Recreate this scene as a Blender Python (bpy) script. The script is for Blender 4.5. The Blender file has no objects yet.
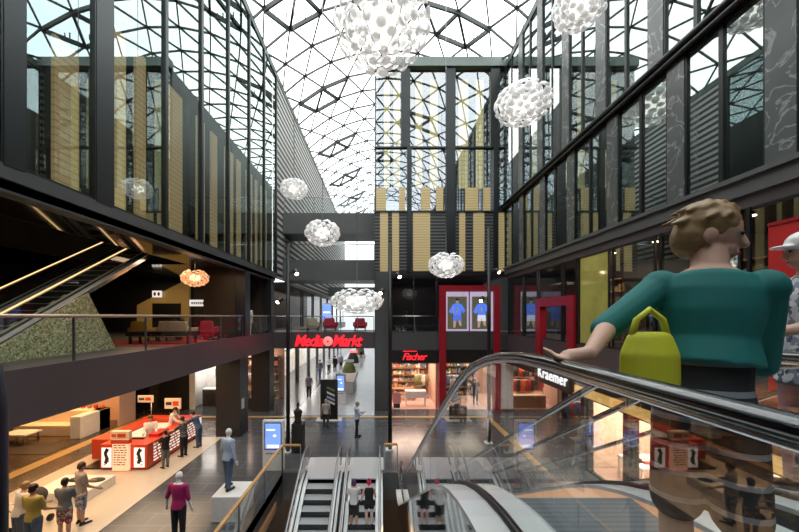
import bpy, bmesh, math, random
from mathutils import Vector, Matrix
random.seed(7)
SC = bpy.context.scene
COL = SC.collection
PI = math.pi
F, CX, CY, H = 345.0, 381.0, 316.0, 5.83     # focal length in pixels, principal point, eye height

def at(px, py, d):
    """the point that the pixel shows at depth d"""
    return Vector(((px-CX)*d/F, d, H-(py-CY)*d/F))
def X_(px, d): return (px-CX)*d/F
def Z_(py, d): return H-(py-CY)*d/F

# ------------------------------------------------------------------ materials
def nodes(name):
    m = bpy.data.materials.new(name); m.use_nodes = True
    nt = m.node_tree; nt.nodes.clear()
    out = nt.nodes.new('ShaderNodeOutputMaterial')
    return m, nt, out
def rgba(c): return (c[0], c[1], c[2], 1.0)
def mat(name, col, rough=.5, metal=0.0, em=None, es=0.0, var=.12, scale=6.0, spec=.5, coat=0.0):
    m, nt, out = nodes(name)
    b = nt.nodes.new('ShaderNodeBsdfPrincipled')
    n = nt.nodes.new('ShaderNodeTexNoise'); n.inputs['Scale'].default_value = scale; n.inputs['Detail'].default_value = 3
    tc = nt.nodes.new('ShaderNodeTexCoord'); nt.links.new(tc.outputs['Object'], n.inputs['Vector'])
    mx = nt.nodes.new('ShaderNodeMix'); mx.data_type = 'RGBA'
    mx.inputs[6].default_value = rgba([max(0, c*(1-var)) for c in col]); mx.inputs[7].default_value = rgba([min(1, c*(1+var)) for c in col])
    nt.links.new(n.outputs['Fac'], mx.inputs[0]); nt.links.new(mx.outputs[2], b.inputs['Base Color'])
    b.inputs['Roughness'].default_value = rough; b.inputs['Metallic'].default_value = metal
    b.inputs['Specular IOR Level'].default_value = spec
    b.inputs['Coat Weight'].default_value = coat
    if em is not None:
        b.inputs['Emission Color'].default_value = rgba(em); b.inputs['Emission Strength'].default_value = es
    nt.links.new(b.outputs[0], out.inputs[0])
    return m
def emis(name, col, s=1.0, var=.15, scale=3.0):
    m, nt, out = nodes(name)
    e = nt.nodes.new('ShaderNodeEmission'); e.inputs['Strength'].default_value = s
    n = nt.nodes.new('ShaderNodeTexNoise'); n.inputs['Scale'].default_value = scale
    tc = nt.nodes.new('ShaderNodeTexCoord'); nt.links.new(tc.outputs['Object'], n.inputs['Vector'])
    mx = nt.nodes.new('ShaderNodeMix'); mx.data_type = 'RGBA'
    mx.inputs[6].default_value = rgba([c*(1-var) for c in col]); mx.inputs[7].default_value = rgba(col)
    nt.links.new(n.outputs['Fac'], mx.inputs[0]); nt.links.new(mx.outputs[2], e.inputs[0]); nt.links.new(e.outputs[0], out.inputs[0])
    return m
def glass(name, r0=.08, tint=(1,1,1), rcol=(1,1,1), power=5.0):
    """thin pane: clear, with mirror reflection that grows towards grazing view"""
    m, nt, out = nodes(name)
    t = nt.nodes.new('ShaderNodeBsdfTransparent'); t.inputs[0].default_value = rgba(tint)
    g = nt.nodes.new('ShaderNodeBsdfGlossy'); g.inputs['Roughness'].default_value = 0.0; g.inputs[0].default_value = rgba(rcol)
    lw = nt.nodes.new('ShaderNodeLayerWeight'); lw.inputs[0].default_value = .5
    p = nt.nodes.new('ShaderNodeMath'); p.operation = 'POWER'; p.inputs[1].default_value = power
    ma = nt.nodes.new('ShaderNodeMath'); ma.operation = 'MULTIPLY_ADD'; ma.inputs[1].default_value = 1-r0; ma.inputs[2].default_value = r0
    mx = nt.nodes.new('ShaderNodeMixShader')
    nt.links.new(lw.outputs['Facing'], p.inputs[0]); nt.links.new(p.outputs[0], ma.inputs[0]); nt.links.new(ma.outputs[0], mx.inputs[0])
    nt.links.new(t.outputs[0], mx.inputs[1]); nt.links.new(g.outputs[0], mx.inputs[2]); nt.links.new(mx.outputs[0], out.inputs[0])
    return m
def stripes(name, ca, cb, axis, period, duty=.5, rough=.5, metal=0.0, em=0.0):
    m, nt, out = nodes(name)
    b = nt.nodes.new('ShaderNodeBsdfPrincipled'); b.inputs['Roughness'].default_value = rough; b.inputs['Metallic'].default_value = metal
    tc = nt.nodes.new('ShaderNodeTexCoord'); sp = nt.nodes.new('ShaderNodeSeparateXYZ'); nt.links.new(tc.outputs['Object'], sp.inputs[0])
    d = nt.nodes.new('ShaderNodeMath'); d.operation = 'DIVIDE'; d.inputs[1].default_value = period; nt.links.new(sp.outputs[axis], d.inputs[0])
    f = nt.nodes.new('ShaderNodeMath'); f.operation = 'FRACT'; nt.links.new(d.outputs[0], f.inputs[0])
    g = nt.nodes.new('ShaderNodeMath'); g.operation = 'GREATER_THAN'; g.inputs[1].default_value = duty; nt.links.new(f.outputs[0], g.inputs[0])
    mx = nt.nodes.new('ShaderNodeMix'); mx.data_type = 'RGBA'; mx.inputs[6].default_value = rgba(ca); mx.inputs[7].default_value = rgba(cb)
    nt.links.new(g.outputs[0], mx.inputs[0]); nt.links.new(mx.outputs[2], b.inputs['Base Color'])
    if em: nt.links.new(mx.outputs[2], b.inputs['Emission Color']); b.inputs['Emission Strength'].default_value = em
    nt.links.new(b.outputs[0], out.inputs[0])
    return m
def tiles(name, ca, cb, grout, sx, sy, rough=.18, gw=.012, bump=0.0):
    m, nt, out = nodes(name)
    b = nt.nodes.new('ShaderNodeBsdfPrincipled'); b.inputs['Roughness'].default_value = rough
    tc = nt.nodes.new('ShaderNodeTexCoord')
    br = nt.nodes.new('ShaderNodeTexBrick'); br.offset = .5
    br.inputs['Color1'].default_value = rgba(ca); br.inputs['Color2'].default_value = rgba(cb); br.inputs['Mortar'].default_value = rgba(grout)
    br.inputs['Scale'].default_value = 1.0; br.inputs['Mortar Size'].default_value = gw
    br.inputs['Brick Width'].default_value = sx; br.inputs['Row Height'].default_value = sy
    nt.links.new(tc.outputs['Object'], br.inputs['Vector'])
    n = nt.nodes.new('ShaderNodeTexNoise'); n.inputs['Scale'].default_value = 2.0; n.inputs['Detail'].default_value = 4
    nt.links.new(tc.outputs['Object'], n.inputs['Vector'])
    mr = nt.nodes.new('ShaderNodeMath'); mr.operation = 'MULTIPLY_ADD'; mr.inputs[1].default_value = .2; mr.inputs[2].default_value = rough-.06
    nt.links.new(n.outputs['Fac'], mr.inputs[0]); nt.links.new(mr.outputs[0], b.inputs['Roughness'])
    nt.links.new(br.outputs[0], b.inputs['Base Color']); nt.links.new(b.outputs[0], out.inputs[0])
    return m
def marble(name):
    m, nt, out = nodes(name)
    b = nt.nodes.new('ShaderNodeBsdfPrincipled'); b.inputs['Roughness'].default_value = .3
    tc = nt.nodes.new('ShaderNodeTexCoord')
    n0 = nt.nodes.new('ShaderNodeTexNoise'); n0.inputs['Scale'].default_value = 1.5; n0.inputs['Detail'].default_value = 5
    n = nt.nodes.new('ShaderNodeTexNoise'); n.inputs['Scale'].default_value = 1.1; n.inputs['Detail'].default_value = 6; n.inputs['Distortion'].default_value = 1.6
    nt.links.new(tc.outputs['Object'], n.inputs['Vector']); nt.links.new(tc.outputs['Object'], n0.inputs['Vector'])
    s = nt.nodes.new('ShaderNodeMath'); s.operation = 'SUBTRACT'; s.inputs[1].default_value = .5; nt.links.new(n.outputs['Fac'], s.inputs[0])
    a = nt.nodes.new('ShaderNodeMath'); a.operation = 'ABSOLUTE'; nt.links.new(s.outputs[0], a.inputs[0])
    r = nt.nodes.new('ShaderNodeValToRGB'); r.color_ramp.elements[0].color = (.42,.43,.42,1); r.color_ramp.elements[0].position = 0
    r.color_ramp.elements[1].color = (.13,.145,.14,1); r.color_ramp.elements[1].position = .022
    nt.links.new(a.outputs[0], r.inputs[0])
    mx = nt.nodes.new('ShaderNodeMix'); mx.data_type = 'RGBA'; mx.blend_type = 'MULTIPLY'; mx.inputs[0].default_value = .5
    nt.links.new(r.outputs[0], mx.inputs[6]); nt.links.new(n0.outputs['Fac'], mx.inputs[7])
    nt.links.new(mx.outputs[2], b.inputs['Base Color']); nt.links.new(b.outputs[0], out.inputs[0])
    return m
def terrazzo(name):
    m, nt, out = nodes(name)
    b = nt.nodes.new('ShaderNodeBsdfPrincipled'); b.inputs['Roughness'].default_value = .5
    tc = nt.nodes.new('ShaderNodeTexCoord')
    v = nt.nodes.new('ShaderNodeTexVoronoi'); v.inputs['Scale'].default_value = 22.0
    nt.links.new(tc.outputs['Object'], v.inputs['Vector'])
    hs = nt.nodes.new('ShaderNodeSeparateColor'); nt.links.new(v.outputs['Color'], hs.inputs[0])
    r = nt.nodes.new('ShaderNodeValToRGB')
    els = r.color_ramp.elements
    els[0].color = (.16,.19,.10,1); els[1].color = (.80,.80,.56,1)
    e = els.new(.35); e.color = (.38,.46,.26,1); e = els.new(.7); e.color = (.55,.55,.32,1)
    nt.links.new(hs.outputs[0], r.inputs[0]); nt.links.new(r.outputs[0], b.inputs['Base Color']); nt.links.new(b.outputs[0], out.inputs[0])
    return m
def checked(name, cols, scale, rough=.8):
    m, nt, out = nodes(name)
    b = nt.nodes.new('ShaderNodeBsdfPrincipled'); b.inputs['Roughness'].default_value = rough
    tc = nt.nodes.new('ShaderNodeTexCoord'); v = nt.nodes.new('ShaderNodeTexVoronoi'); v.distance = 'MANHATTAN'; v.inputs['Scale'].default_value = scale
    nt.links.new(tc.outputs['Object'], v.inputs['Vector'])
    hs = nt.nodes.new('ShaderNodeSeparateColor'); nt.links.new(v.outputs['Color'], hs.inputs[0])
    r = nt.nodes.new('ShaderNodeValToRGB'); r.color_ramp.interpolation = 'CONSTANT'
    els = r.color_ramp.elements
    els[0].color = rgba(cols[0]); els[1].position = 1/len(cols); els[1].color = rgba(cols[1])
    for i in range(2, len(cols)): e = els.new(i/len(cols)); e.color = rgba(cols[i])
    nt.links.new(hs.outputs[0], r.inputs[0]); nt.links.new(r.outputs[0], b.inputs['Base Color']); nt.links.new(b.outputs[0], out.inputs[0])
    return m
def petal_mat(name, base, em, es):
    m, nt, out = nodes(name)
    b = nt.nodes.new('ShaderNodeBsdfPrincipled'); b.inputs['Base Color'].default_value = rgba(base); b.inputs['Roughness'].default_value = .12
    b.inputs['Emission Color'].default_value = rgba(em); b.inputs['Emission Strength'].default_value = es
    t = nt.nodes.new('ShaderNodeBsdfTransparent'); t.inputs[0].default_value = (.9,.9,.88,1)
    lw = nt.nodes.new('ShaderNodeLayerWeight'); lw.inputs[0].default_value = .35
    ma = nt.nodes.new('ShaderNodeMath'); ma.operation = 'MULTIPLY_ADD'; ma.inputs[1].default_value = .3; ma.inputs[2].default_value = .72
    nt.links.new(lw.outputs['Facing'], ma.inputs[0])
    mx = nt.nodes.new('ShaderNodeMixShader'); nt.links.new(ma.outputs[0], mx.inputs[0]); nt.links.new(t.outputs[0], mx.inputs[1]); nt.links.new(b.outputs[0], mx.inputs[2])
    nt.links.new(mx.outputs[0], out.inputs[0])
    return m

M = dict(
 frame=mat('dark_frame', (.018,.022,.023), .35, .3),
 black=mat('black', (.008,.008,.009), .4),
 blackg=mat('black_rubber', (.01,.01,.012), .16, spec=.7, coat=.6),
 steel=mat('brushed_steel', (.62,.63,.64), .22, 1.0),
 steeld=mat('dark_steel', (.25,.25,.26), .3, .9),
 railbeige=mat('warm_rail', (.55,.42,.32), .3, .5),
 wood=mat('oak_rail', (.62,.34,.12), .4, var=.25, scale=14),
 white=mat('white_lacquer', (.82,.82,.82), .3),
 deck=mat('white_steel_deck', (.74,.77,.78), .22, .15, var=.04),
 mirror=mat('polished_cladding', (.42,.44,.45), .04, 1.0, var=.03),
 slab=mat('slab_cladding', (.085,.07,.074), .4, var=.2, scale=.6),
 fascia=mat('fascia_panel', (.09,.092,.094), .35, .2, var=.15, scale=.8),
 bridge=mat('bridge_panel', (.115,.12,.118), .45, var=.15, scale=.9),
 soffit=mat('glossy_soffit', (.022,.016,.013), .08, spec=.9, coat=.5),
 dark=mat('dark_wall', (.012,.012,.013), .6),
 darkb=mat('dark_brown_wall', (.03,.022,.017), .5),
 brownp=mat('bronze_pillar_panel', (.085,.062,.046), .4, .2),
 pillar=mat('charcoal_pillar', (.026,.025,.027), .35),
 tile=tiles('slate_tiles', (.066,.072,.082), (.082,.088,.10), (.15,.155,.165), 1.2, .6, .15),
 tilec=tiles('corridor_gleam_tiles', (.56,.59,.62), (.60,.63,.66), (.48,.5,.52), 1.2, .6, .16),  # paler than the hall tiles: the sky's gleam is put into the colour
 tilew=tiles('pale_tiles', (.62,.55,.46), (.66,.58,.49), (.5,.44,.36), 1.2, 1.2, .3, .006),
 tiled=tiles('brown_tiles', (.07,.048,.03), (.085,.06,.036), (.05,.035,.025), 1.2, .6, .22),
 gold_line=mat('gold_strip', (.55,.36,.13), .3),
 goldglow=stripes('gold_slats_painted_glow', (.62,.48,.24), (.46,.34,.15), 2, .16, .75, .45, em=.28),  # gold slats with a stronger glow put in, in place of room light
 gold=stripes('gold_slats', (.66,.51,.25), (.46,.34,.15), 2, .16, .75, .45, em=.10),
 slatw=stripes('slatted_wall', (.03,.028,.025), (.62,.60,.56), 2, .42, .5, .6),
 slatd=stripes('dark_slats', (.015,.015,.016), (.13,.13,.13), 2, .2, .55, .5),
 marble=marble('veined_marble'),
 terr=terrazzo('green_mosaic'),
 facade=glass('facade_glass', .42, (.90,.90,.84), (.50,.585,.555), 2.6),
 facader=glass('facade_glass_right', .40, (.7,.74,.72), (.60,.68,.66), 2.5),
 blockg=glass('block_glass', .36, (.85,.88,.88), (.60,.63,.66)),
 escg=glass('escalator_glass', .09, (.95,.98,.97), (1,1,1), 4.2),
 railg=glass('rail_glass', .05, (.93,.97,.95)),
 shopg=glass('shop_glass', .05, (.97,.98,.98)),
 roofg=glass('roof_glass', .03, (.97,.99,.98)),
 lattice=mat('roof_steel', (.06,.068,.066), .5, .1),
 vent=mat('vent_steel', (.045,.05,.05), .5),
 beamg=mat('green_grey_beam', (.16,.20,.18), .5),
 red=mat('crimson_portal', (.36,.01,.022), .35),
 redsh=mat('red_panel', (.55,.02,.02), .4),
 redsign=mat('red_sign', (.8,.02,.03), .4, em=(1,.02,.035), es=.75, var=.02),
 pinksign=mat('pink_sign', (.8,.2,.2), .4, em=(1,.25,.24), es=.6, var=.02),
 whitesign=mat('white_sign', (.85,.85,.85), .4, em=(1,1,1), es=.6, var=.02),
 dimsign=mat('dim_sign', (.75,.75,.75), .4, em=(1,.95,.95), es=.45, var=.02),
 warm=emis('warm_light', (1,.72,.45), 5), warmw=emis('warm_white_light', (1,.88,.72), 6),
 coolw=emis('cool_white_light', (.9,.95,1), 3),
 spot=emis('spot_lens', (1,.74,.45), 14),
 yglow=emis('amber_cove', (1,.56,.18), .6, .4),
 limeg=mat('lime_glass_panel', (.22,.22,.05), .12, em=(.55,.48,.12), es=.13, var=.7, scale=1.1, coat=.6),
 screen=emis('screen_blue', (.16,.28,.85), 1.4, .5, 2.0), screenl=emis('screen_pale', (.75,.83,1), 1.5, .2, 4),
 kred=mat('kiosk_red', (.62,.06,.02), .35), kwhite=mat('kiosk_lightbox', (.9,.88,.85), .4, em=(1,.9,.8), es=.55, var=.03),
 kpeach=mat('kiosk_menu_board', (.9,.55,.4), .4, em=(1,.5,.3), es=.55, var=.05),
 ink=mat('ink', (.03,.025,.025), .6), cream=mat('cream', (.75,.62,.48), .6),
 shopfloor=mat('pink_lit_floor', (.75,.52,.45), .3), shopwall=mat('peach_shop_wall', (.62,.42,.33), .6),
 shopwood=mat('shop_wood', (.35,.17,.09), .5, var=.3, scale=4),
 cloth_o=mat('orange_cloth', (.75,.16,.05), .8), cloth_k=mat('charcoal_cloth', (.05,.05,.055), .8), cloth_r=mat('red_cloth', (.5,.05,.05), .8),
 cloth_b=mat('blue_cloth', (.08,.13,.28), .8), cloth_w=mat('white_cloth', (.75,.72,.7), .8), cloth_g=mat('olive_cloth', (.2,.22,.08), .8),
 skin=mat('skin', (.58,.36,.27), .55, var=.06), skind=mat('tanned_skin', (.34,.17,.11), .55, var=.06), skinp=mat('pale_skin', (.72,.50,.43), .55, var=.06),
 mann=mat('mannequin_white', (.85,.83,.82), .35, var=.03),
 hair_k=mat('black_hair', (.012,.010,.010), .5, var=.3, scale=30), hair_b=mat('blond_brown_hair', (.30,.19,.09), .5, var=.5, scale=40),
 hair_d=mat('brown_hair', (.06,.035,.02), .5, var=.3, scale=30), hair_p=mat('pink_hair', (.62,.02,.10), .5, var=.3), hair_v=mat('violet_hair', (.10,.03,.12), .5, var=.3), hair_g=mat('grey_hair', (.3,.29,.28), .6),
 teal=mat('teal_jersey', (.005,.15,.145), .75, var=.15), teenshort=stripes('striped_dark_shorts', (.012,.013,.016), (.22,.24,.28), 2, .11, .8, .8), tealtrim=mat('orange_trim', (.55,.28,.04), .7), lime=mat('lime_bag', (.56,.58,.03), .6, var=.1),
 shirt_bl=mat('pale_blue_shirt', (.42,.52,.70), .8), shirt_ma=mat('magenta_shirt', (.42,.015,.13), .75), shirt_y=mat('mustard_shirt', (.46,.38,.10), .85),
 shirt_gr=mat('slate_shirt', (.16,.18,.21), .85), shirt_lg=mat('grey_shirt', (.38,.34,.33), .85), shirt_w=mat('white_shirt', (.72,.70,.70), .8), shirt_k=mat('black_top', (.012,.012,.014), .8), shirt_pu=mat('lilac_shirt', (.30,.28,.40), .85),
 denim=mat('denim', (.08,.13,.22), .85, var=.35, scale=9), trous=mat('dark_trousers', (.018,.018,.022), .8), greyt=mat('grey_trousers', (.16,.16,.17), .85),
 shoe=mat('black_shoe', (.012,.011,.011), .4),
 plaid=checked('plaid_shirt', [(.08,.11,.2),(.55,.58,.65),(.75,.76,.8),(.25,.3,.42)], 26),
 redplaid=checked('red_print_shorts', [(.45,.07,.09),(.6,.55,.52),(.15,.06,.08)], 22),
 blueplaid=checked('blue_print_shorts', [(.12,.16,.3),(.6,.58,.6),(.3,.32,.4)], 22),
 knit=checked('striped_sweater', [(.10,.10,.12),(.22,.21,.22),(.05,.05,.06)], 20),
 goods=checked('packed_goods', [(.7,.5,.3),(.25,.12,.08),(.75,.72,.65),(.12,.16,.25),(.5,.1,.08),(.2,.22,.12)], 3.2),
 petal=petal_mat('white_glass_petal', (.86,.86,.86), (1,.98,.95), .17), petalw=petal_mat('amber_glass_petal', (.8,.5,.32), (1,.45,.22), .5),
 glow=emis('lamp_core', (1,.96,.88), 1.8), glowa=emis('amber_core', (1,.5,.2), 4),
 peach=mat('skirt_painted_glow', (.85,.52,.34), .4, em=(1,.5,.25), es=.25),  # warm light on the skirt put into its colour and glow
 chy=mat('yellow_upholstery', (.55,.40,.08), .8), chb=mat('beige_upholstery', (.5,.42,.3), .8), chr_=mat('red_upholstery', (.5,.03,.06), .8),
 carpet=mat('red_carpet', (.42,.06,.05), .9),
)

# ------------------------------------------------------------------ mesh helper
class MB:
    def __init__(s): s.v = []; s.f = []; s.sm = []
    def _add(s, vs, fs, smooth=False):
        o = len(s.v); s.v += [tuple(p) for p in vs]; s.f += [tuple(i+o for i in f) for f in fs]; s.sm += [smooth]*len(fs); return s
    def box(s, x0, x1, y0, y1, z0, z1):
        return s._add([(x0,y0,z0),(x1,y0,z0),(x1,y1,z0),(x0,y1,z0),(x0,y0,z1),(x1,y0,z1),(x1,y1,z1),(x0,y1,z1)],
            [(0,3,2,1),(4,5,6,7),(0,1,5,4),(1,2,6,5),(2,3,7,6),(3,0,4,7)])
    def quad(s, a, b, c, d): return s._add([a,b,c,d], [(0,1,2,3)])
    def bar(s, a, b, w, h=None):
        h = h or w; a = Vector(a); b = Vector(b); t = (b-a).normalized()
        up = Vector((0,0,1)) if abs(t.z) < .95 else Vector((1,0,0))
        n = t.cross(up).normalized(); u = n.cross(t)
        q = [n*w/2+u*h/2, -n*w/2+u*h/2, -n*w/2-u*h/2, n*w/2-u*h/2]
        return s._add([a+k for k in q]+[b+k for k in q], [(0,1,2,3),(7,6,5,4),(0,4,5,1),(1,5,6,2),(2,6,7,3),(3,7,4,0)])
    def prism(s, poly, axis, a, b):
        """extrude polygon of (u,v) along an axis: 'x' -> (y,z), 'y' -> (x,z), 'z' -> (x,y)"""
        def P(u, v, t): return {'x': (t,u,v), 'y': (u,t,v), 'z': (u,v,t)}[axis]
        n = len(poly)
        return s._add([P(u,v,a) for u,v in poly]+[P(u,v,b) for u,v in poly],
            [tuple(range(n)), tuple(range(2*n-1, n-1, -1))]+[(i, i+n, (i+1)%n+n, (i+1)%n) for i in range(n)])
    def strip(s, lo, hi, x):
        """upright sheet in the plane X=x between two (y,z) polylines of equal length"""
        n = len(lo)
        return s._add([(x,p[0],p[1]) for p in lo]+[(x,p[0],p[1]) for p in hi], [(i,i+1,i+1+n,i+n) for i in range(n-1)])
    def sweep(s, path, prof, closed=False):
        """sweep profile [(side, up)] along a path"""
        path = [Vector(p) for p in path]; n = len(path); k = len(prof); vs = []
        for i, p in enumerate(path):
            t = (path[min(i+1,n-1)]-path[max(i-1,0)]).normalized()
            side = t.cross(Vector((0,0,1)))
            side = side.normalized() if side.length > 1e-3 else Vector((1,0,0))
            if i and side.dot(last) < 0: side = -side
            last = side; up = side.cross(t)
            vs += [p+side*a+up*b for a, b in prof]
        fs = [(i*k+j, i*k+(j+1)%k, (i+1)*k+(j+1)%k, (i+1)*k+j) for i in range(n-1) for j in range(k)]
        fs += [tuple(range(k-1,-1,-1)), tuple((n-1)*k+j for j in range(k))]
        return s._add(vs, fs, True)
    def tube(s, path, r, n=8):
        path = [Vector(p) for p in path]; rs = r if isinstance(r, (list,tuple)) else [r]*len(path); vs = []; last = None
        for i, p in enumerate(path):
            t = (path[min(i+1,len(path)-1)]-path[max(i-1,0)]).normalized()
            if last is None:
                a = t.orthogonal().normalized()
            else:
                a = (last - t*last.dot(t)).normalized()
            last = a; b = t.cross(a)
            vs += [p+(a*math.cos(2*PI*j/n)+b*math.sin(2*PI*j/n))*rs[i] for j in range(n)]
        fs = [(i*n+j, i*n+(j+1)%n, (i+1)*n+(j+1)%n, (i+1)*n+j) for i in range(len(path)-1) for j in range(n)]
        fs += [tuple(range(n-1,-1,-1)), tuple((len(path)-1)*n+j for j in range(n))]
        return s._add(vs, fs, True)
    def ell(s, c, r, rot=None, nu=14, nv=8):
        c = Vector(c); vs = [(0,0,1)]
        for i in range(1, nv):
            t = PI*i/nv
            vs += [(math.sin(t)*math.cos(2*PI*j/nu), math.sin(t)*math.sin(2*PI*j/nu), math.cos(t)) for j in range(nu)]
        vs.append((0,0,-1))
        vs = [Vector((v[0]*r[0], v[1]*r[1], v[2]*r[2])) for v in vs]
        if rot is not None: vs = [rot @ v for v in vs]
        vs = [c+v for v in vs]
        fs = [(0, 1+j, 1+(j+1)%nu) for j in range(nu)]
        for i in range(nv-2):
            fs += [(1+i*nu+j, 1+(i+1)*nu+j, 1+(i+1)*nu+(j+1)%nu, 1+i*nu+(j+1)%nu) for j in range(nu)]
        L = len(vs)-1; fs += [(L, 1+(nv-2)*nu+(j+1)%nu, 1+(nv-2)*nu+j) for j in range(nu)]
        return s._add(vs, fs, True)
    def cap(s, a, ra, b, rb, n=12):
        """tapered capsule"""
        a = Vector(a); b = Vector(b); t = (b-a).normalized()
        pts = []; rr = []
        for k in range(5):
            w = PI/2*k/4; pts.append(a-t*ra*math.cos(w)); rr.append(max(ra*math.sin(w), .0008))
        for k in range(5):
            w = PI/2*k/4; pts.append(b+t*rb*math.sin(w)); rr.append(max(rb*math.cos(w), .0008))
        o = t.orthogonal().normalized(); q = t.cross(o); vs = []
        for p, r in zip(pts, rr): vs += [p+(o*math.cos(2*PI*j/n)+q*math.sin(2*PI*j/n))*r for j in range(n)]
        fs = [(i*n+j, i*n+(j+1)%n, (i+1)*n+(j+1)%n, (i+1)*n+j) for i in range(len(pts)-1) for j in range(n)]
        fs += [tuple(range(n-1,-1,-1)), tuple((len(pts)-1)*n+j for j in range(n))]
        return s._add(vs, fs, True)
    def loft(s, secs, n=16, xf=None):
        """closed loft of elliptic sections (x, y, z, rx, ry)"""
        vs = []
        for (cx, cy, cz, rx, ry) in secs:
            vs += [Vector((cx+rx*math.cos(2*PI*j/n), cy+ry*math.sin(2*PI*j/n), cz)) for j in range(n)]
        if xf is not None: vs = [xf(v) for v in vs]
        m = len(secs)
        fs = [(i*n+j, i*n+(j+1)%n, (i+1)*n+(j+1)%n, (i+1)*n+j) for i in range(m-1) for j in range(n)]
        fs += [tuple(range(n-1,-1,-1)), tuple((m-1)*n+j for j in range(n))]
        return s._add(vs, fs, True)
    def cyl(s, x, y, z0, z1, r, n=16): return s.loft([(x,y,z0,r,r),(x,y,z1,r,r)], n)
    def mesh(s, name):
        me = bpy.data.meshes.new(name); me.from_pydata(s.v, [], s.f); me.validate()
        if len(s.sm) == len(me.polygons): me.polygons.foreach_set('use_smooth', s.sm)
        bm = bmesh.new(); bm.from_mesh(me); bmesh.ops.recalc_face_normals(bm, faces=bm.faces); bm.to_mesh(me); bm.free()
        return me
    def build(s, name, m, parent=None, bevel=0.0):
        o = bpy.data.objects.new(name, s.mesh(name)); COL.objects.link(o)
        o.data.materials.append(m if not isinstance(m, str) else M[m])
        if parent is not None: o.parent = parent
        if bevel:
            b = o.modifiers.new('bevel', 'BEVEL'); b.width = bevel; b.segments = 2; b.limit_method = 'ANGLE'
        return o
def B(x0, x1, y0, y1, z0, z1): return MB().box(x0, x1, y0, y1, z0, z1)
def tag(o, label=None, cat=None, group=None, kind=None):
    if label: o['label'] = label
    if cat: o['category'] = cat
    if group: o['group'] = group
    if kind: o['kind'] = kind
    return o
def root(name, label, cat, loc=(0,0,0), rz=0, group=None):
    o = bpy.data.objects.new(name, None); COL.objects.link(o); o.location = loc; o.rotation_euler = (0,0,rz); o.empty_display_size = .1
    return tag(o, label, cat, group)
def struct(name, mb, m, parent=None, bevel=0.0):
    o = mb.build(name, m, parent, bevel)
    if parent is None: o['kind'] = 'structure'
    return o
def dup(r, loc=None, rz=None, label=None, group=None):
    c = r.copy(); COL.objects.link(c)
    if loc is not None: c.location = loc
    if rz is not None: c.rotation_euler = (0,0,rz)
    if label: c['label'] = label
    if group: c['group'] = group
    for ch in list(r.children):
        k = ch.copy(); COL.objects.link(k); k.parent = c
        for g in list(ch.children):
            q = g.copy(); COL.objects.link(q); q.parent = k
    return c
def text_mesh(name, s, size, depth, m, parent, mtx, shear=0.0, space=1.0, bold=0.0, sx=1.0):
    cu = bpy.data.curves.new('t', 'FONT'); cu.body = s; cu.size = size; cu.extrude = depth; cu.align_x = 'CENTER'; cu.align_y = 'CENTER'
    cu.shear = shear; cu.space_character = space; cu.offset = bold; cu.resolution_u = 3
    o = bpy.data.objects.new('t', cu); COL.objects.link(o)
    dg = bpy.context.evaluated_depsgraph_get(); me = bpy.data.meshes.new_from_object(o.evaluated_get(dg)); me.name = name
    bpy.data.objects.remove(o); bpy.data.curves.remove(cu)
    me.transform(mtx @ Matrix.Diagonal((sx,1,1,1))); me.materials.clear(); me.materials.append(M[m])
    r = bpy.data.objects.new(name, me); COL.objects.link(r); r.parent = parent
    return r
FRONT = Matrix.Rotation(PI/2, 4, 'X')                     # text facing -Y (towards the eye)
RIGHTWALL = Matrix.Rotation(-PI/2, 4, 'Z') @ FRONT        # text on a wall that faces -X
LEFTWALL = Matrix.Rotation(PI/2, 4, 'Z') @ FRONT          # text on a wall that faces +X

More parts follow.
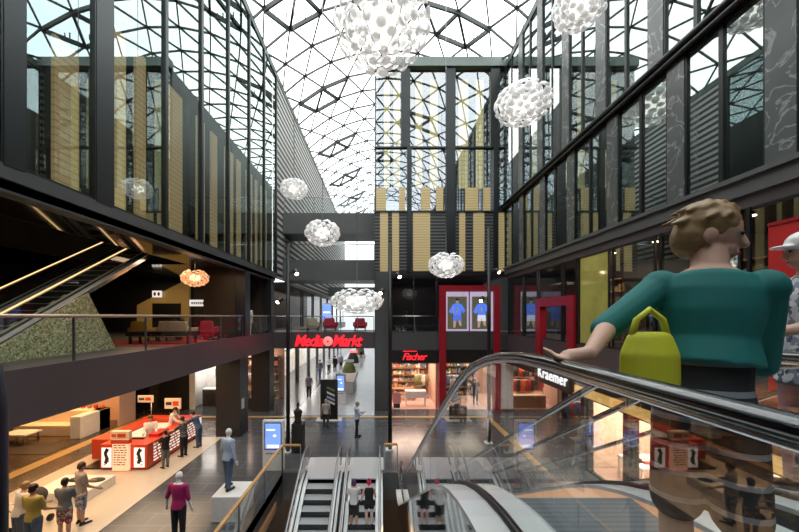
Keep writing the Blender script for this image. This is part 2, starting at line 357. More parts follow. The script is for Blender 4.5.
# ------------------------------------------------------------------ people
def bake(mb, vox, smooth=2):
    me = mb.mesh('tmp'); o = bpy.data.objects.new('tmp', me); COL.objects.link(o)
    r = o.modifiers.new('r', 'REMESH'); r.mode = 'VOXEL'; r.voxel_size = vox; r.use_smooth_shade = True
    if smooth: k = o.modifiers.new('s', 'SMOOTH'); k.iterations = smooth; k.factor = .5
    dg = bpy.context.evaluated_depsgraph_get(); out = bpy.data.meshes.new_from_object(o.evaluated_get(dg))
    bpy.data.objects.remove(o); bpy.data.meshes.remove(me)
    out.polygons.foreach_set('use_smooth', [True]*len(out.polygons))
    return out
def part_mesh(name, me, m, parent):
    me.name = name; me.materials.clear(); me.materials.append(M[m])
    o = bpy.data.objects.new(name, me); COL.objects.link(o); o.parent = parent; return o
ARM_DOWN = dict(up=4, out=9, bend=14, tw=0)
def person(name, label, cat, loc, rz, h=1.72, skin='skin', hair='hair_d', top='shirt_w', legs='trous', shoes='shoe', la=None, ra=None,
           ll=(0,0), rl=(0,0), lean=0, sleeve='short', legwear='long', hairstyle='short', head=0, nod=0, vox=.016, slim=1.0, group=None,
           face=True, mannequin=False, shirt_len=0.0, side=0, hs=1.0, waist=0.0):
    """a figure that faces +Y; feet at the origin. arms: up = raised forwards, out = sideways, bend = elbow, tw = forearm swung inwards"""
    R = root(name, label, cat, loc, rz, group)
    la = dict(ARM_DOWN, **(la or {})); ra = dict(ARM_DOWN, **(ra or {}))
    u = h/1.0; S = slim
    hipz = .525*u
    tl = math.radians(lean); sd = math.radians(side)
    def tor(v):                      # torso leans about the hip
        v = Vector(v); w = Matrix.Rotation(-tl, 3, 'X') @ Matrix.Rotation(sd, 3, 'Y') @ (v-Vector((0,0,hipz))); return w+Vector((0,0,hipz))
    body, shirt, pants, shoe = MB(), MB(), MB(), MB()
    # torso
    secs = [(0,0,.475*u,.085*u*S,.062*u),(0,0,.52*u,.093*u*S,.068*u),(0,0,.57*u,.085*u*S,.060*u),(0,.004*u,.62*u,.078*u*S,.055*u),(0,.004*u,.68*u,.088*u*S,.062*u),
            (0,0,.74*u,.099*u*S,.066*u),(0,-.004*u,.79*u,.103*u*S,.058*u),(0,-.006*u,.825*u,.082*u*S,.045*u),(0,-.004*u,.845*u,.042*u,.035*u)]
    body.loft(secs, 18, tor)
    g = .010*u
    sh = [(a,b,c,rx+g,ry+g) for a,b,c,rx,ry in secs[1:8] if c > (.50-shirt_len)*u or c == secs[1][2]]
    sh[0] = (0,0,(.49-shirt_len)*u,sh[0][3]+g*.6,sh[0][4]+g*.6)
    shirt.loft(sh+[(0,-.004*u,.836*u,.052*u,.045*u)], 18, tor)
    # neck, head
    nb = tor((0,-.004*u,.83*u)); hc0 = Vector((0,.012*u,(.93+.03*(hs-1))*u)); hc = tor(hc0)
    body.cap(nb, .034*u*hs, tor((0,.004*u,.885*u)), .031*u*hs)
    rot = Matrix.Rotation(-math.radians(head), 3, 'Z') @ Matrix.Rotation(-math.radians(nod), 3, 'X')
    def hp(x, y, z): return hc + rot @ (Vector((x,y,z))*u*hs)
    body.ell(hp(0,0,.008), (.044*u*hs,.054*u*hs,.056*u*hs), rot)
    body.ell(hp(0,.014,-.030), (.034*u*hs,.038*u*hs,.036*u*hs), rot)
    body.cap(hp(0,.050,.006), .006*u*hs, hp(0,.060,-.016), .009*u*hs, 8)
    for s_ in (-1,1): body.ell(hp(.046*s_,-.004,-.008), (.006*u*hs,.012*u*hs,.018*u*hs), rot, 8, 6)
    body.ell(hp(0,.050,-.036), (.015*u*hs,.006*u*hs,.006*u*hs), rot, 8, 6)
    # arms
    hands = []
    for s_, A in ((-1,la),(1,ra)):
        sh_ = tor((.104*u*S*s_, -.004*u, .800*u))
        a = math.radians(A['up'])+tl*.0; o_ = math.radians(A['out']); b = a+math.radians(A['bend']); tw = math.radians(A['tw'])
        d1 = Vector((s_*math.sin(o_), math.sin(a)*math.cos(o_), -math.cos(a)*math.cos(o_)))
        d2 = Vector((s_*math.sin(o_)*.6 - s_*math.sin(tw), math.sin(b)*math.cos(tw), -math.cos(b)*math.cos(tw))).normalized()
        if 'd1' in A: d1 = Vector(A['d1']).normalized()
        if 'd2' in A: d2 = Vector(A['d2']).normalized()
        el = sh_+d1*.172*u; wr = el+d2*.148*u
        body.cap(sh_, .031*u, el, .024*u); body.cap(el, .024*u, wr, .0155*u)
        body.ell(sh_, (.036*u,.036*u,.036*u))
        # hand: palm + five fingers
        side = d2.cross(Vector((0,0,1))); side = side.normalized() if side.length > .05 else Vector((1,0,0))
        fw = A.get('fdir'); fd = (Vector(fw).normalized() if fw else (d2+Vector((0,.12,0))).normalized())
        side = A['side'] if 'side' in A else fd.cross(Vector((1,0,0)) if abs(fd.x) < .8 else Vector((0,0,1))).normalized()
        side = Vector(side); nrm = fd.cross(side).normalized(); cu = A.get('curl', .25)
        pc = wr+fd*.030*u
        body.cap(wr, .0155*u, pc+fd*.012*u, .020*u)
        if vox < .012:
            for k, (q, L) in enumerate(((-.018,.040),(-.006,.048),(.006,.045),(.018,.036))):
                p0 = pc+side*q*u+fd*.018*u; p1 = p0+(fd-nrm*cu)*L*.5*u; p2 = p1+(fd*.8-nrm*cu*2.4).normalized()*L*.5*u
                body.cap(p0, .0068*u, p1, .006*u, 8); body.cap(p1, .006*u, p2, .005*u, 8)
            t0 = wr+fd*.012*u-side*.016*u*s_; body.cap(t0, .008*u, t0+(fd*.6-side*.8*s_-nrm*.3).normalized()*.035*u, .0065*u, 8)
        else:
            for k, (q, L) in enumerate(((-.015,.035),(-.005,.043),(.005,.041),(.015,.033))):
                p0 = pc+side*q*u+fd*.018*u; body.cap(p0, .0075*u, p0+(fd-nrm*cu)*L*.9*u, .006*u, 6)
            t0 = wr+fd*.012*u-side*.012*u*s_; body.cap(t0, .008*u, t0+(fd*.7-side*.7*s_).normalized()*.032*u, .0065*u, 6)
        hands.append(pc)
        if sleeve != 'none':
            shirt.ell(sh_, (.042*u,.042*u,.042*u))
            if sleeve == 'short': shirt.cap(sh_, .040*u, sh_+d1*.11*u, .036*u)
            elif sleeve == 'elbow': shirt.cap(sh_, .039*u, el+d1*.01*u, .032*u)
            else: shirt.cap(sh_, .038*u, el, .031*u); shirt.cap(el, .031*u, wr-d2*.01*u, .023*u)
    # legs
    for s_, (fa, kb) in ((-1,ll),(1,rl)):
        hp_ = Vector((.052*u*S*s_, 0, .50*u)); f = math.radians(fa); k = f-math.radians(kb)
        kn = hp_+Vector((.006*s_*u, math.sin(f)*.235*u, -math.cos(f)*.235*u)); an = kn+Vector((0, math.sin(k)*.225*u, -math.cos(k)*.225*u))
        body.cap(hp_, .055*u*S, kn, .033*u); body.cap(kn, .033*u, kn.lerp(an,.35)+Vector((0,-.006*u,0)), .034*u); body.cap(kn.lerp(an,.35)+Vector((0,-.006*u,0)), .033*u, an, .020*u)
        tl_ = Vector((.012*s_*u, .105*u, -.026*u)); hl = Vector((0,-.022*u,-.022*u))
        body.cap(an+hl, .020*u, an+tl_, .015*u)
        if shoes: shoe.cap(an+hl*1.05, .026*u, an+tl_, .021*u); shoe.cap(an+Vector((0,0,.012*u)), .027*u, an+hl, .025*u)
        if legwear != 'none':
            e = .008*u
            if legwear == 'long': pants.cap(hp_, .060*u*S, kn, .043*u); pants.cap(kn, .043*u, an+Vector((0,0,.014*u)), .034*u)
            elif legwear == 'shorts': pants.cap(hp_, .063*u*S, kn.lerp(hp_,.12), .052*u)
            elif legwear == 'hot': pants.cap(hp_, .060*u*S, kn.lerp(hp_,.62), .054*u*S)
    if legwear != 'none':
        pants.loft([(0,0,.47*u,.08*u*S,.062*u),(0,0,.49*u,.096*u*S,.072*u),(0,0,.53*u,.098*u*S,.073*u),(0,0,.575*u,.088*u*S,.065*u)]+([(0,0,(.575+waist)*u,.090*u*S,.068*u)] if waist else []), 18, tor)
    if mannequin: skin = 'mann'
    part_mesh('body', bake(body, vox, 2), skin, R)
    if top: part_mesh('shirt', bake(shirt, vox*1.15, 3), top, R)
    if legwear != 'none': part_mesh('shorts' if legwear != 'long' else 'trousers', bake(pants, vox*1.15, 3), legs, R)
    if shoes: part_mesh('shoes', bake(shoe, vox, 1), shoes, R)
    if hair:
        hm = MB()
        hm.ell(hp(0,-.008,.020), (.051*u*hs,.058*u*hs,.054*u*hs), rot)
        if hairstyle == 'short':
            hm.ell(hp(0,-.026,-.004), (.047*u*hs,.040*u*hs,.048*u*hs), rot)
        elif hairstyle == 'tousled':
            hm.ell(hp(0,-.026,-.004), (.050*u*hs,.042*u*hs,.052*u*hs), rot)
            rr = random.Random(3)
            for k in range(46):
                th = rr.uniform(0,2*PI); ph = rr.uniform(.1,1.5); dx, dy, dz = math.sin(ph)*math.cos(th)*.048, math.sin(ph)*math.sin(th)*.054-.008, math.cos(ph)*.052+.02
                if dy > .03 and dz < .03: continue
                hm.cap(hp(dx,dy,dz), .009*u*hs, hp(dx*1.25,dy*1.2-.012,dz*1.06-.012), .003*u*hs, 6)
        elif hairstyle == 'bob':
            hm.ell(hp(0,-.022,-.020), (.054*u*hs,.042*u*hs,.066*u*hs), rot)
        elif hairstyle == 'long':
            hm.cap(hp(0,-.026,.0), .050*u*hs, hp(0,-.040,-.11), .036*u*hs)
        elif hairstyle == 'bun':
            hm.ell(hp(0,-.022,-.006), (.048*u*hs,.040*u*hs,.048*u*hs), rot); hm.ell(hp(0,-.030,.075), (.026*u*hs,.026*u*hs,.024*u*hs), rot)
        cut = MB().ell(hp(0,.05,-.012), (.001,.001,.001))
        ho = part_mesh('hair', bake(hm, vox, 1), hair, R)
    if face and not mannequin:
        for s_ in (-1,1):
            e = MB().ell(hp(.017*s_,.0495,.004), (.0075*u*hs,.004*u*hs,.0045*u*hs), rot, 8, 6).build('eye', 'ink', R)
        MB().ell(hp(0,.0535,-.0365), (.014*u*hs,.004*u*hs,.0035*u*hs), rot, 8, 6).build('mouth', 'cloth_r', R)
    R['_h'] = 0
    del R['_h']
    return R, hands, hp, tor

# ------------------------------------------------------------------ figures (built first, while the scene is small)
def feet(px, py, zf=0.0):
    d = F*(H-zf)/(py-CY); return (X_(px, d), d, zf)
SEE = dict(face=False)
# foreground teenager on the top landing of the near escalator, left hand on the rail
TEEN, th, thp, ttor = person('person', 'teenager in a teal jersey with tousled fair hair, one hand on the black escalator handrail', 'person', (1.30, 1.38, 4.56), math.radians(-30), h=1.74,
    skin='skin', hair='hair_b', top='teal', legs='teenshort', hairstyle='tousled', head=95, nod=10, vox=.0075, legwear='shorts', sleeve='elbow', lean=8, slim=.88, side=3,
    la=dict(d1=(-.42,-.30,-.36), d2=(-.16,-.52,-.22), fdir=(-.80,-.115,-.25), side=Vector((-.13,.965,0)), curl=.55), ra=dict(up=16, out=3, bend=75, tw=25), ll=(4,6), rl=(-6,8), shirt_len=-.13, hs=1.1, waist=.05)
bag = MB(); bag.loft([(0,0,-.13,.09,.05),(0,0,-.09,.11,.06),(0,0,.02,.11,.055),(0,0,.09,.085,.03),(0,0,.105,.07,.015)],16)
bo = root('shoulder_bag', 'lime yellow soft bag hanging at the left hip of the teenager in teal', 'bag', (1.02,1.31,5.665)); part_mesh('pouch', bake(bag,.008,3), 'lime', bo)
MB().tube([(-.07,0,.08),(-.05,0,.15),(0,0,.19),(.05,0,.15),(.07,0,.08)],.012,8).build('strap','lime',bo)
MAN2, _, hp2, _ = person('person', 'older man in a white cap and checked shirt standing before the bright red panel', 'person', (2.98, 2.40, 4.57), math.radians(75), h=1.84,
    skin='skin', hair='hair_g', top='plaid', legs='cloth_b', vox=.009, head=10, nod=4, sleeve='short', shirt_len=.06, ra=dict(up=34,out=10,bend=42), la=dict(up=28,out=6,bend=50))
cp = MB(); cp.ell(hp2(0,-.006,.030), (.056*1.84,.062*1.84,.050*1.84)); cp.ell(hp2(0,.058,.022), (.040*1.84,.040*1.84,.008*1.84))
part_mesh('cap', bake(cp, .009, 2), 'white', MAN2)
# two women riding the middle escalator
person('person', 'woman with violet hair and white T-shirt on the lower escalator, left of her companion', 'person', (-.86, 10.95, -.86), math.radians(-8), h=1.52, hair='hair_v', hairstyle='bob', top='shirt_w', legs='trous', legwear='shorts', ra=dict(up=30,out=4,bend=70,tw=30), la=dict(up=10,out=16,bend=20), **SEE)
person('person', 'woman with bright pink hair, black top and bare legs riding the descending escalator', 'person', (-.38, 10.95, -.86), math.radians(6), h=1.52, hair='hair_p', hairstyle='bun', top='shirt_k', legs='shirt_k', legwear='hot', sleeve='none', skin='skinp', la=dict(up=8,out=12,bend=30), ra=dict(up=12,out=12,bend=40), slim=.95, **SEE)
# standing and walking people on the ground floor
person('person', 'man in pale shirt standing alone with folded arms on the bright polished floor', 'person', feet(357,437), math.radians(-75), h=1.72, top='shirt_bl', legs='trous', hair='hair_g', vox=.018, sleeve='long', la=dict(up=22,out=8,bend=85,tw=40), ra=dict(up=22,out=8,bend=85,tw=40), ll=(3,2), rl=(-4,2), **SEE)
person('person', 'woman in grey top with dark bag walking past the black striped totem', 'person', feet(326,428), math.radians(15), h=1.52, top='shirt_lg', legs='trous', hair='hair_g', hairstyle='bob', vox=.018, ll=(14,4), rl=(-12,14), **SEE)
person('person', 'shopper in lilac shirt with shoulder bag walking away along the shop fronts', 'person', feet(309,398), math.radians(10), h=1.72, top='shirt_pu', legs='trous', vox=.02, ll=(14,4), rl=(-12,16), **SEE)
person('person', 'distant shopper in dark jacket beyond the one in lilac shirt', 'person', feet(320,378), math.radians(-10), h=1.75, top='shirt_gr', legs='denim', vox=.022, sleeve='long', ll=(10,4), rl=(-10,10), **SEE)
for px, py, tp, lab, rz in ((329,373,'shirt_w','far shopper in white top near the corridor end',170), (335,372,'shirt_k','far shopper in black top near the corridor end',20), (341,370,'shirt_pu','far shopper in lilac top near the corridor end',190), (361,358,'shirt_gr','farthest shopper in grey top by the dark display stands',10)):
    person('person', lab, 'person', feet(px,py), math.radians(rz), h=1.7, top=tp, legs='trous', vox=.03, sleeve='long', **SEE)
# kiosk
person('person', 'kiosk attendant in white overall standing behind the red counter at its middle', 'person', (-9.55, 14.3, 0), math.radians(-150), h=1.72, top='shirt_w', legs='shirt_w', hair='hair_d', vox=.02, sleeve='long', nod=20, la=dict(up=30,out=5,bend=50), ra=dict(up=30,out=5,bend=50))
person('person', 'kiosk attendant in white overall leaning towards the customers', 'person', (-9.45, 15.5, 0), math.radians(-80), h=1.76, top='shirt_w', legs='shirt_w', hair='hair_k', vox=.02, sleeve='long', lean=14, nod=20, la=dict(up=40,out=5,bend=30), ra=dict(up=40,out=5,bend=30))
person('person', 'child in black top and grey trousers at the red kiosk counter', 'person', (-8.28, 13.25, 0), math.radians(60), h=1.45, top='shirt_k', legs='greyt', hair='hair_k', vox=.018, nod=12, la=dict(up=40,out=6,bend=40), ra=dict(up=40,out=6,bend=40), **SEE)
person('person', 'woman in grey striped sweater and dark trousers leaning at the kiosk counter', 'person', (-8.20, 14.35, 0), math.radians(75), h=1.66, top='knit', legs='trous', hair='hair_k', vox=.018, sleeve='elbow', lean=6, nod=14, la=dict(up=45,out=8,bend=35), ra=dict(up=45,out=8,bend=35), **SEE)
person('person', 'man in dark blue striped sweater and dark jeans bending over the kiosk counter', 'person', (-8.10, 15.35, 0), math.radians(80), h=1.66, top='cloth_b', legs='denim', hair='hair_k', vox=.018, sleeve='long', lean=26, nod=14, la=dict(up=62,out=8,bend=25), ra=dict(up=62,out=8,bend=25), **SEE)
# onlookers by the white display platform
person('person', 'man in mustard T-shirt and faded jeans seen from behind at the floor corner', 'person', (-8.52, 8.45, 0), math.radians(-6), h=1.72, skin='skin', top='shirt_y', legs='denim', hair='hair_k', legwear='shorts', vox=.014, slim=1.12, la=dict(up=10,out=14,bend=40), ra=dict(up=14,out=10,bend=50), **SEE)
person('person', 'boy in slate grey shirt and red patterned shorts beside the man in mustard', 'person', (-8.27, 9.02, 0), math.radians(10), h=1.60, top='shirt_gr', legs='redplaid', legwear='shorts', hair='hair_k', vox=.014, la=dict(up=20,out=8,bend=60), ra=dict(up=18,out=8,bend=60), **SEE)
person('person', 'man in light grey T-shirt and patterned blue shorts looking at the white platform', 'person', (-8.40, 9.66, 0), math.radians(-28), h=1.74, top='shirt_lg', legs='blueplaid', legwear='shorts', hair='hair_d', vox=.014, nod=14, ra=dict(up=12,out=10,bend=45), la=dict(up=20,out=8,bend=50), **SEE)
person('person', 'person in white top leaning over a stroller at the edge of the group', 'person', (-9.15, 8.70, 0), math.radians(-20), h=1.62, top='shirt_w', legs='denim', hair='hair_b', vox=.016, lean=12, la=dict(up=30,out=8,bend=40), ra=dict(up=30,out=8,bend=40), **SEE)
# mannequins
person('mannequin', 'white headed mannequin in magenta shirt standing on the dark tiles', 'mannequin', (-5.22, 8.9, 0), math.radians(-4), h=1.82, hair=None, top='shirt_ma', legs='trous', mannequin=True, vox=.013, sleeve='elbow', la=dict(up=4,out=22,bend=8), ra=dict(up=2,out=12,bend=12))
person('mannequin', 'mannequin in pale blue shirt and jeans on the white pedestal', 'mannequin', (-4.52, 10.2, .715), math.radians(-25), h=1.80, hair=None, top='shirt_bl', legs='denim', mannequin=True, vox=.013, sleeve='long', la=dict(up=2,out=12,bend=12), ra=dict(up=-4,out=12,bend=14), ll=(6,4), rl=(-4,4))
SM = dict(hair=None, mannequin=True, vox=.022)
person('mannequin', 'mannequin in white blouse behind the glass right of the first red post', 'mannequin', (4.7, 22.2, .3), PI, h=1.75, top='shirt_w', legs='cloth_r', **SM)
person('mannequin', 'mannequin in dark dress near the right portal post', 'mannequin', (6.1, 22.3, .1), PI, h=1.75, top='cloth_k', legs='trous', **SM)
person('person', 'seated shopper pausing on dark bench before the display glass', 'person', feet(457,416), math.radians(170), h=1.45, top='shirt_w', legs='cloth_k', hair='hair_g', vox=.02, ll=(20,30), rl=(14,24), **SEE)
# gallery level
person('person', 'woman in white dress walking on the upper gallery beside the dark pillar', 'person', (-6.9, 17.9, 4.75), PI, h=1.65, top='shirt_w', legs='shirt_w', hair='hair_d', hairstyle='bob', vox=.02, face=False)
person('person', 'shopper in orange top on the upper gallery behind the woman in white', 'person', (-7.35, 19.0, 4.75), PI, h=1.7, top='cloth_o', legs='trous', vox=.022, face=False)

# ------------------------------------------------------------------ the shell
XL, XR, ZT = -6.7, 7.7, 21.2
Z1, ZS, Z2 = 4.75, 3.82, 8.1          # gallery floor, its underside, upper soffit
DB = 21.4                             # front of the rear block
# ground floor with the escalator void (X -3.65..0.62, Y 3..12.85)
fl = MB()
for x0, x1, y0, y1 in ((-20,-3.65,-10,12.85), (.62,13,-10,12.85), (-3.65,.62,-10,2.0), (-20,13,12.85,66)): fl.box(x0, x1, y0, y1, -.3, 0)
struct('floor', fl, 'tile')
struct('floor_pale', B(-12.2, -7.62, 4.5, 16.6, 0, .012), 'tilew')
struct('floor_corridor', B(-5.2,-.4,20.2,64,0,.008), 'tilec')
struct('floor_brown', MB().box(-20,-12.2,-2,21.6,0,.010).box(-12.2,-7.9,16.6,19.4,0,.010), 'tiled')
struct('trim_1', MB().box(-13.75,-13.25,2,19.7,.010,.016).box(-13.75,6.3,19.75,20.05,.010,.018), 'gold_line')
struct('trim_2', MB().box(6.0,6.3,13.0,19.75,0,.014), 'gold_line')
struct('floor_basement', B(-9, 3, -6, 14, -5.3, -5.0), 'tiled')
struct('wall_basement', MB().box(-9,3,13.0,13.2,-5,-.3).box(-9.2,-9,-6,13,-5,-.3).box(2.6,2.8,-6,13,-5,-.3), 'brownp')
struct('trim_3', MB().box(-3.95,-3.65,2,12.85,-1.0,.02).box(-3.95,-2.8,12.80,13.1,-1.0,.02).box(-.0,.62,12.80,13.0,-1.0,.02), 'fascia')
# gallery slabs
struct('floor_gallery', MB().box(-20, XL, -10, 21.4, ZS, Z1).box(XL-.06, XL+.03, -10, 21.4, ZS-.02, Z1+.10), 'slab')
struct('floor_bridge', B(-20, -.4, 21.4, 25, ZS, Z1+.08), 'slab')
struct('floor_landing', MB().box(-6.6, .40, -10, .6, 4.2, 4.70).box(.40, 7.6, -10, .5, 4.0, 4.53), 'slab')
struct('floor_gallery_right', B(XR+.05, 13, -10, 21.4, ZS+.05, Z1), 'slab')
# walls far away, behind and beside
struct('wall_back', MB().box(-20,13,-10.4,-10,0,ZT), 'dark')
struct('wall_left', MB().box(-20.3,-20,-10,66,0,11), 'darkb')
struct('wall_upper_left', MB().box(-12.4,-12.2,-10,22,8.1,ZT).box(-12.4,XL-.3,22.0,22.2,8.4,ZT), 'dark')
struct('wall_right', MB().box(13,13.3,-10,66,0,ZT+.2), 'dark')
struct('wall_far', B(-20, 13, 66, 66.3, 0, 30), mat('far_wall_painted_glow', (.8,.82,.82), .6, em=(.9,.95,1), es=.5))  # end wall carries a glow of its own in place of far daylight
# soffit of the upper floor on the left, glossy and dark
struct('ceiling_soffit', MB().box(-8.5, XL-.02, -10, 21.4, Z2, Z2+.2).box(-20, -8.5, 15.2, 21.4, Z2, Z2+.2).box(-20,-8.5,-10,7.5,Z2,Z2+.2), 'soffit')
struct('trim_4', MB().box(XL-.1, XL+.06, -10, 22, 8.26, 8.53).box(XL-.35, XL-.02, -10, 22, 8.05, 8.5), 'fascia')
struct('ceiling_ground', MB().box(-20, XL-.1, -10, 21.4, ZS-.05, ZS-.005), 'darkb')
# pillars of the left side
def pillar(n, x0, x1, y0, y1, z0, z1, m='pillar'):
    r = struct('trim_%d' % n, B(x0, x1, y0, y1, z0, z1), m); return r
pillar(5, -7.95, -6.78, 16.6, 17.6, 0, ZS); pillar(6, -7.9, -6.78, 21.0, 21.9, 0, ZS)
p = pillar(7, -7.15, -6.64, 16.9, 17.5, Z1+.1, 8.06); struct('trim_8', B(-8.75, -7.2, 17.0, 17.5, Z1, Z2), 'brownp')
pillar(9, -7.15, -6.66, 20.9, 21.5, Z1+.1, 8.06); struct('trim_10', B(-8.6,-7.2,21.0,21.45,Z1,Z2), 'brownp')
nt_ = root('wall_sign', 'small white notice fixed low on the side of the large dark pillar', 'notice', (-6.77, 16.9, 1.55))
B(0,.012,-.16,.16,-.25,.25).build('plate', 'white', nt_)

# roof: a barrel vault of triangles over the whole hall
XC, HW, RISE, NU = (XL+XR)/2, (XR-XL)/2+.15, 3.1, 8
RAD = (HW*HW+RISE*RISE)/(2*RISE); A0 = math.asin(HW/RAD)
def vault(u, y):
    a = -A0+2*A0*u/NU
    return Vector((XC+RAD*math.sin(a), y, ZT+RISE-RAD+RAD*math.cos(a)))
DY = 2.0; rows = range(-6, 33)
lat = MB(); pane = MB()
def rowpts(r):
    off = .5 if r % 2 else 0.0
    return [vault(max(0, min(NU, k+off)), r*DY) for k in range(NU+1 if not off else NU)]
for r in rows:
    a, b = rowpts(r), rowpts(r+1)
    full = ([vault(0, r*DY)]+a+[vault(NU, r*DY)]) if r % 2 else a
    for p_, q in zip(full, full[1:]): lat.bar(p_, q, .078, .11)
    if r % 2 == 0:
        for k in range(NU): lat.bar(a[k], b[k], .078, .11); lat.bar(a[k+1], b[k], .078, .11)
    else:
        for k in range(NU): lat.bar(a[k], b[k], .078, .11); lat.bar(a[k], b[k+1], .078, .11)
for k in range(2*NU):
    y0, y1 = rows[0]*DY, rows[-1]*DY+DY
    pane.quad(vault(k/2,y0)+Vector((0,0,.1)), vault(k/2+.5,y0)+Vector((0,0,.1)), vault(k/2+.5,y1)+Vector((0,0,.1)), vault(k/2,y1)+Vector((0,0,.1)))
ceil = struct('ceiling', lat, 'lattice')
pane.build('roof_pane', 'roofg', ceil)
def vent(r, k):
    a, b = rowpts(r), rowpts(r+1); m_ = MB()
    # two triangles that share the node a[k], standing slightly open
    i = k if r % 2 == 0 else k+1
    dz = Vector((0,0,-.12)); P0 = a[k]+dz; 
    lo = rowpts(r+1)
    tri = [(a[k-1], a[k], lo[i-1]), (a[k], a[k+1], lo[i]), (a[k], lo[i-1], lo[i])]
    for t in tri:
        t = [q+dz for q in t]
        for q in range(3): m_.bar(t[q], t[(q+1)%3], .12, .18)
        c = (t[0]+t[1]+t[2])/3
        m_.bar(c+Vector((-.15,0,-.1)), c+Vector((-.15,0,-.45)), .05); m_.bar(c+Vector((.15,0,-.1)), c+Vector((.15,0,-.45)), .05)
    m_.build('roof_vent', 'vent', ceil)
for r, k in ((13,1),(17,1),(21,1),(25,1),(9,1),(10,6),(5,2),(5,5),(1,3),(29,1)): vent(r, k)
# eaves beams
struct('trim_11', MB().box(XL-.25,XL+.05,-11,66,ZT-.15,ZT+.25), 'beamg')
struct('trim_12', MB().box(XR-.05,XR+.25,-11,66,ZT-.15,ZT+.25), 'beamg')

struct('ceiling_left_rooms', B(-12.4, XL-.12, -10, 22.2, ZT-.1, ZT), 'darkb'); struct('ceiling_right_rooms', B(XR+.32, 11.2, -10, 21.3, ZT-.1, ZT), 'darkb')
# left glazed wall, one window per bay
ml = [-9.2, -6.5, -4.2, -1.8, .6, 3.0, 5.2, 6.25, 8.3, 10.7, 12.85, 15.1, 17.5, 19.75, 22.0]
thick = {6.25:.36, 8.3:.50}
wn = 0
def window(n, x, y0, y1, z0, z1, gm, fw=.04, deep=.06, inward=1, wy0=None):
    fr = MB().box(x-deep*(inward<0), x+deep*(inward>0), y0, y0+fw, z0, z1).box(x-deep*(inward<0), x+deep*(inward>0), y1-fw, y1, z0, z1)
    fr.box(x-.03, x+.03, y0, y1, z0, z0+.06).box(x-.03, x+.03, y0, y1, z1-.06, z1)
    w = struct('window_%d' % n, fr, 'frame')
    MB().quad((x,y0+fw,z0+.06),(x,y1-fw,z0+.06),(x,y1-fw,z1-.06),(x,y0+fw,z1-.06)).build('pane', gm, w)
    return w
for i in range(len(ml)-1):
    wn += 1; window(wn, XL, ml[i]+thick.get(ml[i],.1)/2, ml[i+1]-thick.get(ml[i+1],.1)/2, 8.53, ZT-.1, 'facade')
tn = 12
for y in ml:
    tn += 1; t_ = thick.get(y, .12); struct('trim_%d' % tn, B(XL-.1, XL+.07, y-t_/2, y+t_/2, 8.5, ZT-.1), 'frame')
# tall slatted gold panels behind the left glazing; the nearest imitate block reflections
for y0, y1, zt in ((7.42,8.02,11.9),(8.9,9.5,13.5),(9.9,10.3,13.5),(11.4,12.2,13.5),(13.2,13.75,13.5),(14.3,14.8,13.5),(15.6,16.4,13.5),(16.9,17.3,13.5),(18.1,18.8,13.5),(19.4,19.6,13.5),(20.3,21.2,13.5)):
    tn += 1; struct('trim_%d' % tn, B(-7.1,-7.02,y0,y1,8.5,zt), 'goldglow')
# slatted wall beyond
struct('wall_slatted', B(XL-.25, XL, 22.15, 64, 8.3, ZT-.1), 'slatw')
struct('wall_slatted_right', B(XR, XR+.25, 21.5, 64, 8.3, ZT-.1), 'slatw')

# right glazed wall: two tiers with marble piers, a double rail between them
lo_p = [-8.0,-5.6,-3.2,-.8,1.6,4.1,6.6,8.95,11.4,13.9,16.35,18.8]; up_p = [-7,-4.6,-2.2,.2,2.6,5.0,7.2,9.6,12.0,14.3,16.6,18.9]
def tier(ps, z0, z1):
    global wn, tn
    for i, y in enumerate(ps):
        tn += 1; struct('trim_%d' % tn, B(XR-.07, XR+.3, y-.26, y+.26, z0, z1), 'marble')
        y1 = (ps[i+1] if i+1 < len(ps) else 21.3+.26)-.26
        mid = (y+.26+y1)/2
        for a, b in ((y+.26, mid), (mid, y1)):
            wn += 1; window(wn, XR, a, b, z0, z1, 'facader', .05, .05, -1)
tier(lo_p, 8.8, 12.42); tier(up_p, 12.72, ZT-.1)
struct('trim_200', MB().box(XR-.08,XR+.1,-10,21.3,8.37,8.80).box(XR-.16,XR-.05,-10,21.3,8.70,8.80), 'bridge')
struct('trim_201', MB().tube([(XR-.16,-10,12.66),(XR-.16,21.3,12.66)],.09).tube([(XR-.16,-10,12.46),(XR-.16,21.3,12.46)],.07).box(XR-.08,XR+.02,-10,21.3,12.4,12.74), 'frame')
struct('wall_upper_right', B(11.0,11.2,-10,21.3,8.4,ZT), 'dark')
# gallery level on the right: black spandrels and shop windows
struct('trim_202', MB().box(XR,XR+.25,-10,21.3,ZS-.1,4.74).box(XR,XR+.2,-10,21.3,8.1,8.4), 'slab')
struct('wall_gallery_right', B(10.8,11,-10,21.4,4.75,8.4), 'darkb')
struct('ceiling_gallery_right', B(XR+.2,13,-10,21.4,8.2,8.4), 'darkb')
gy = [20.9,18.6,16.9,14.6,13.5,11.55,9.6,7.3,5.2,3.0,.5,-3,-7]
for i in range(len(gy)-1):
    wn += 1
    if i == 4:
        w = window(wn, XR+.03, gy[i+1]+.06, gy[i]-.06, 4.74, 8.1, 'limeg', .06, .06, -1)
    else:
        window(wn, XR+.03, gy[i+1]+.06, gy[i]-.06, 4.74, 8.1, 'facader' if i not in (2,3) else 'shopg', .06, .06, -1)
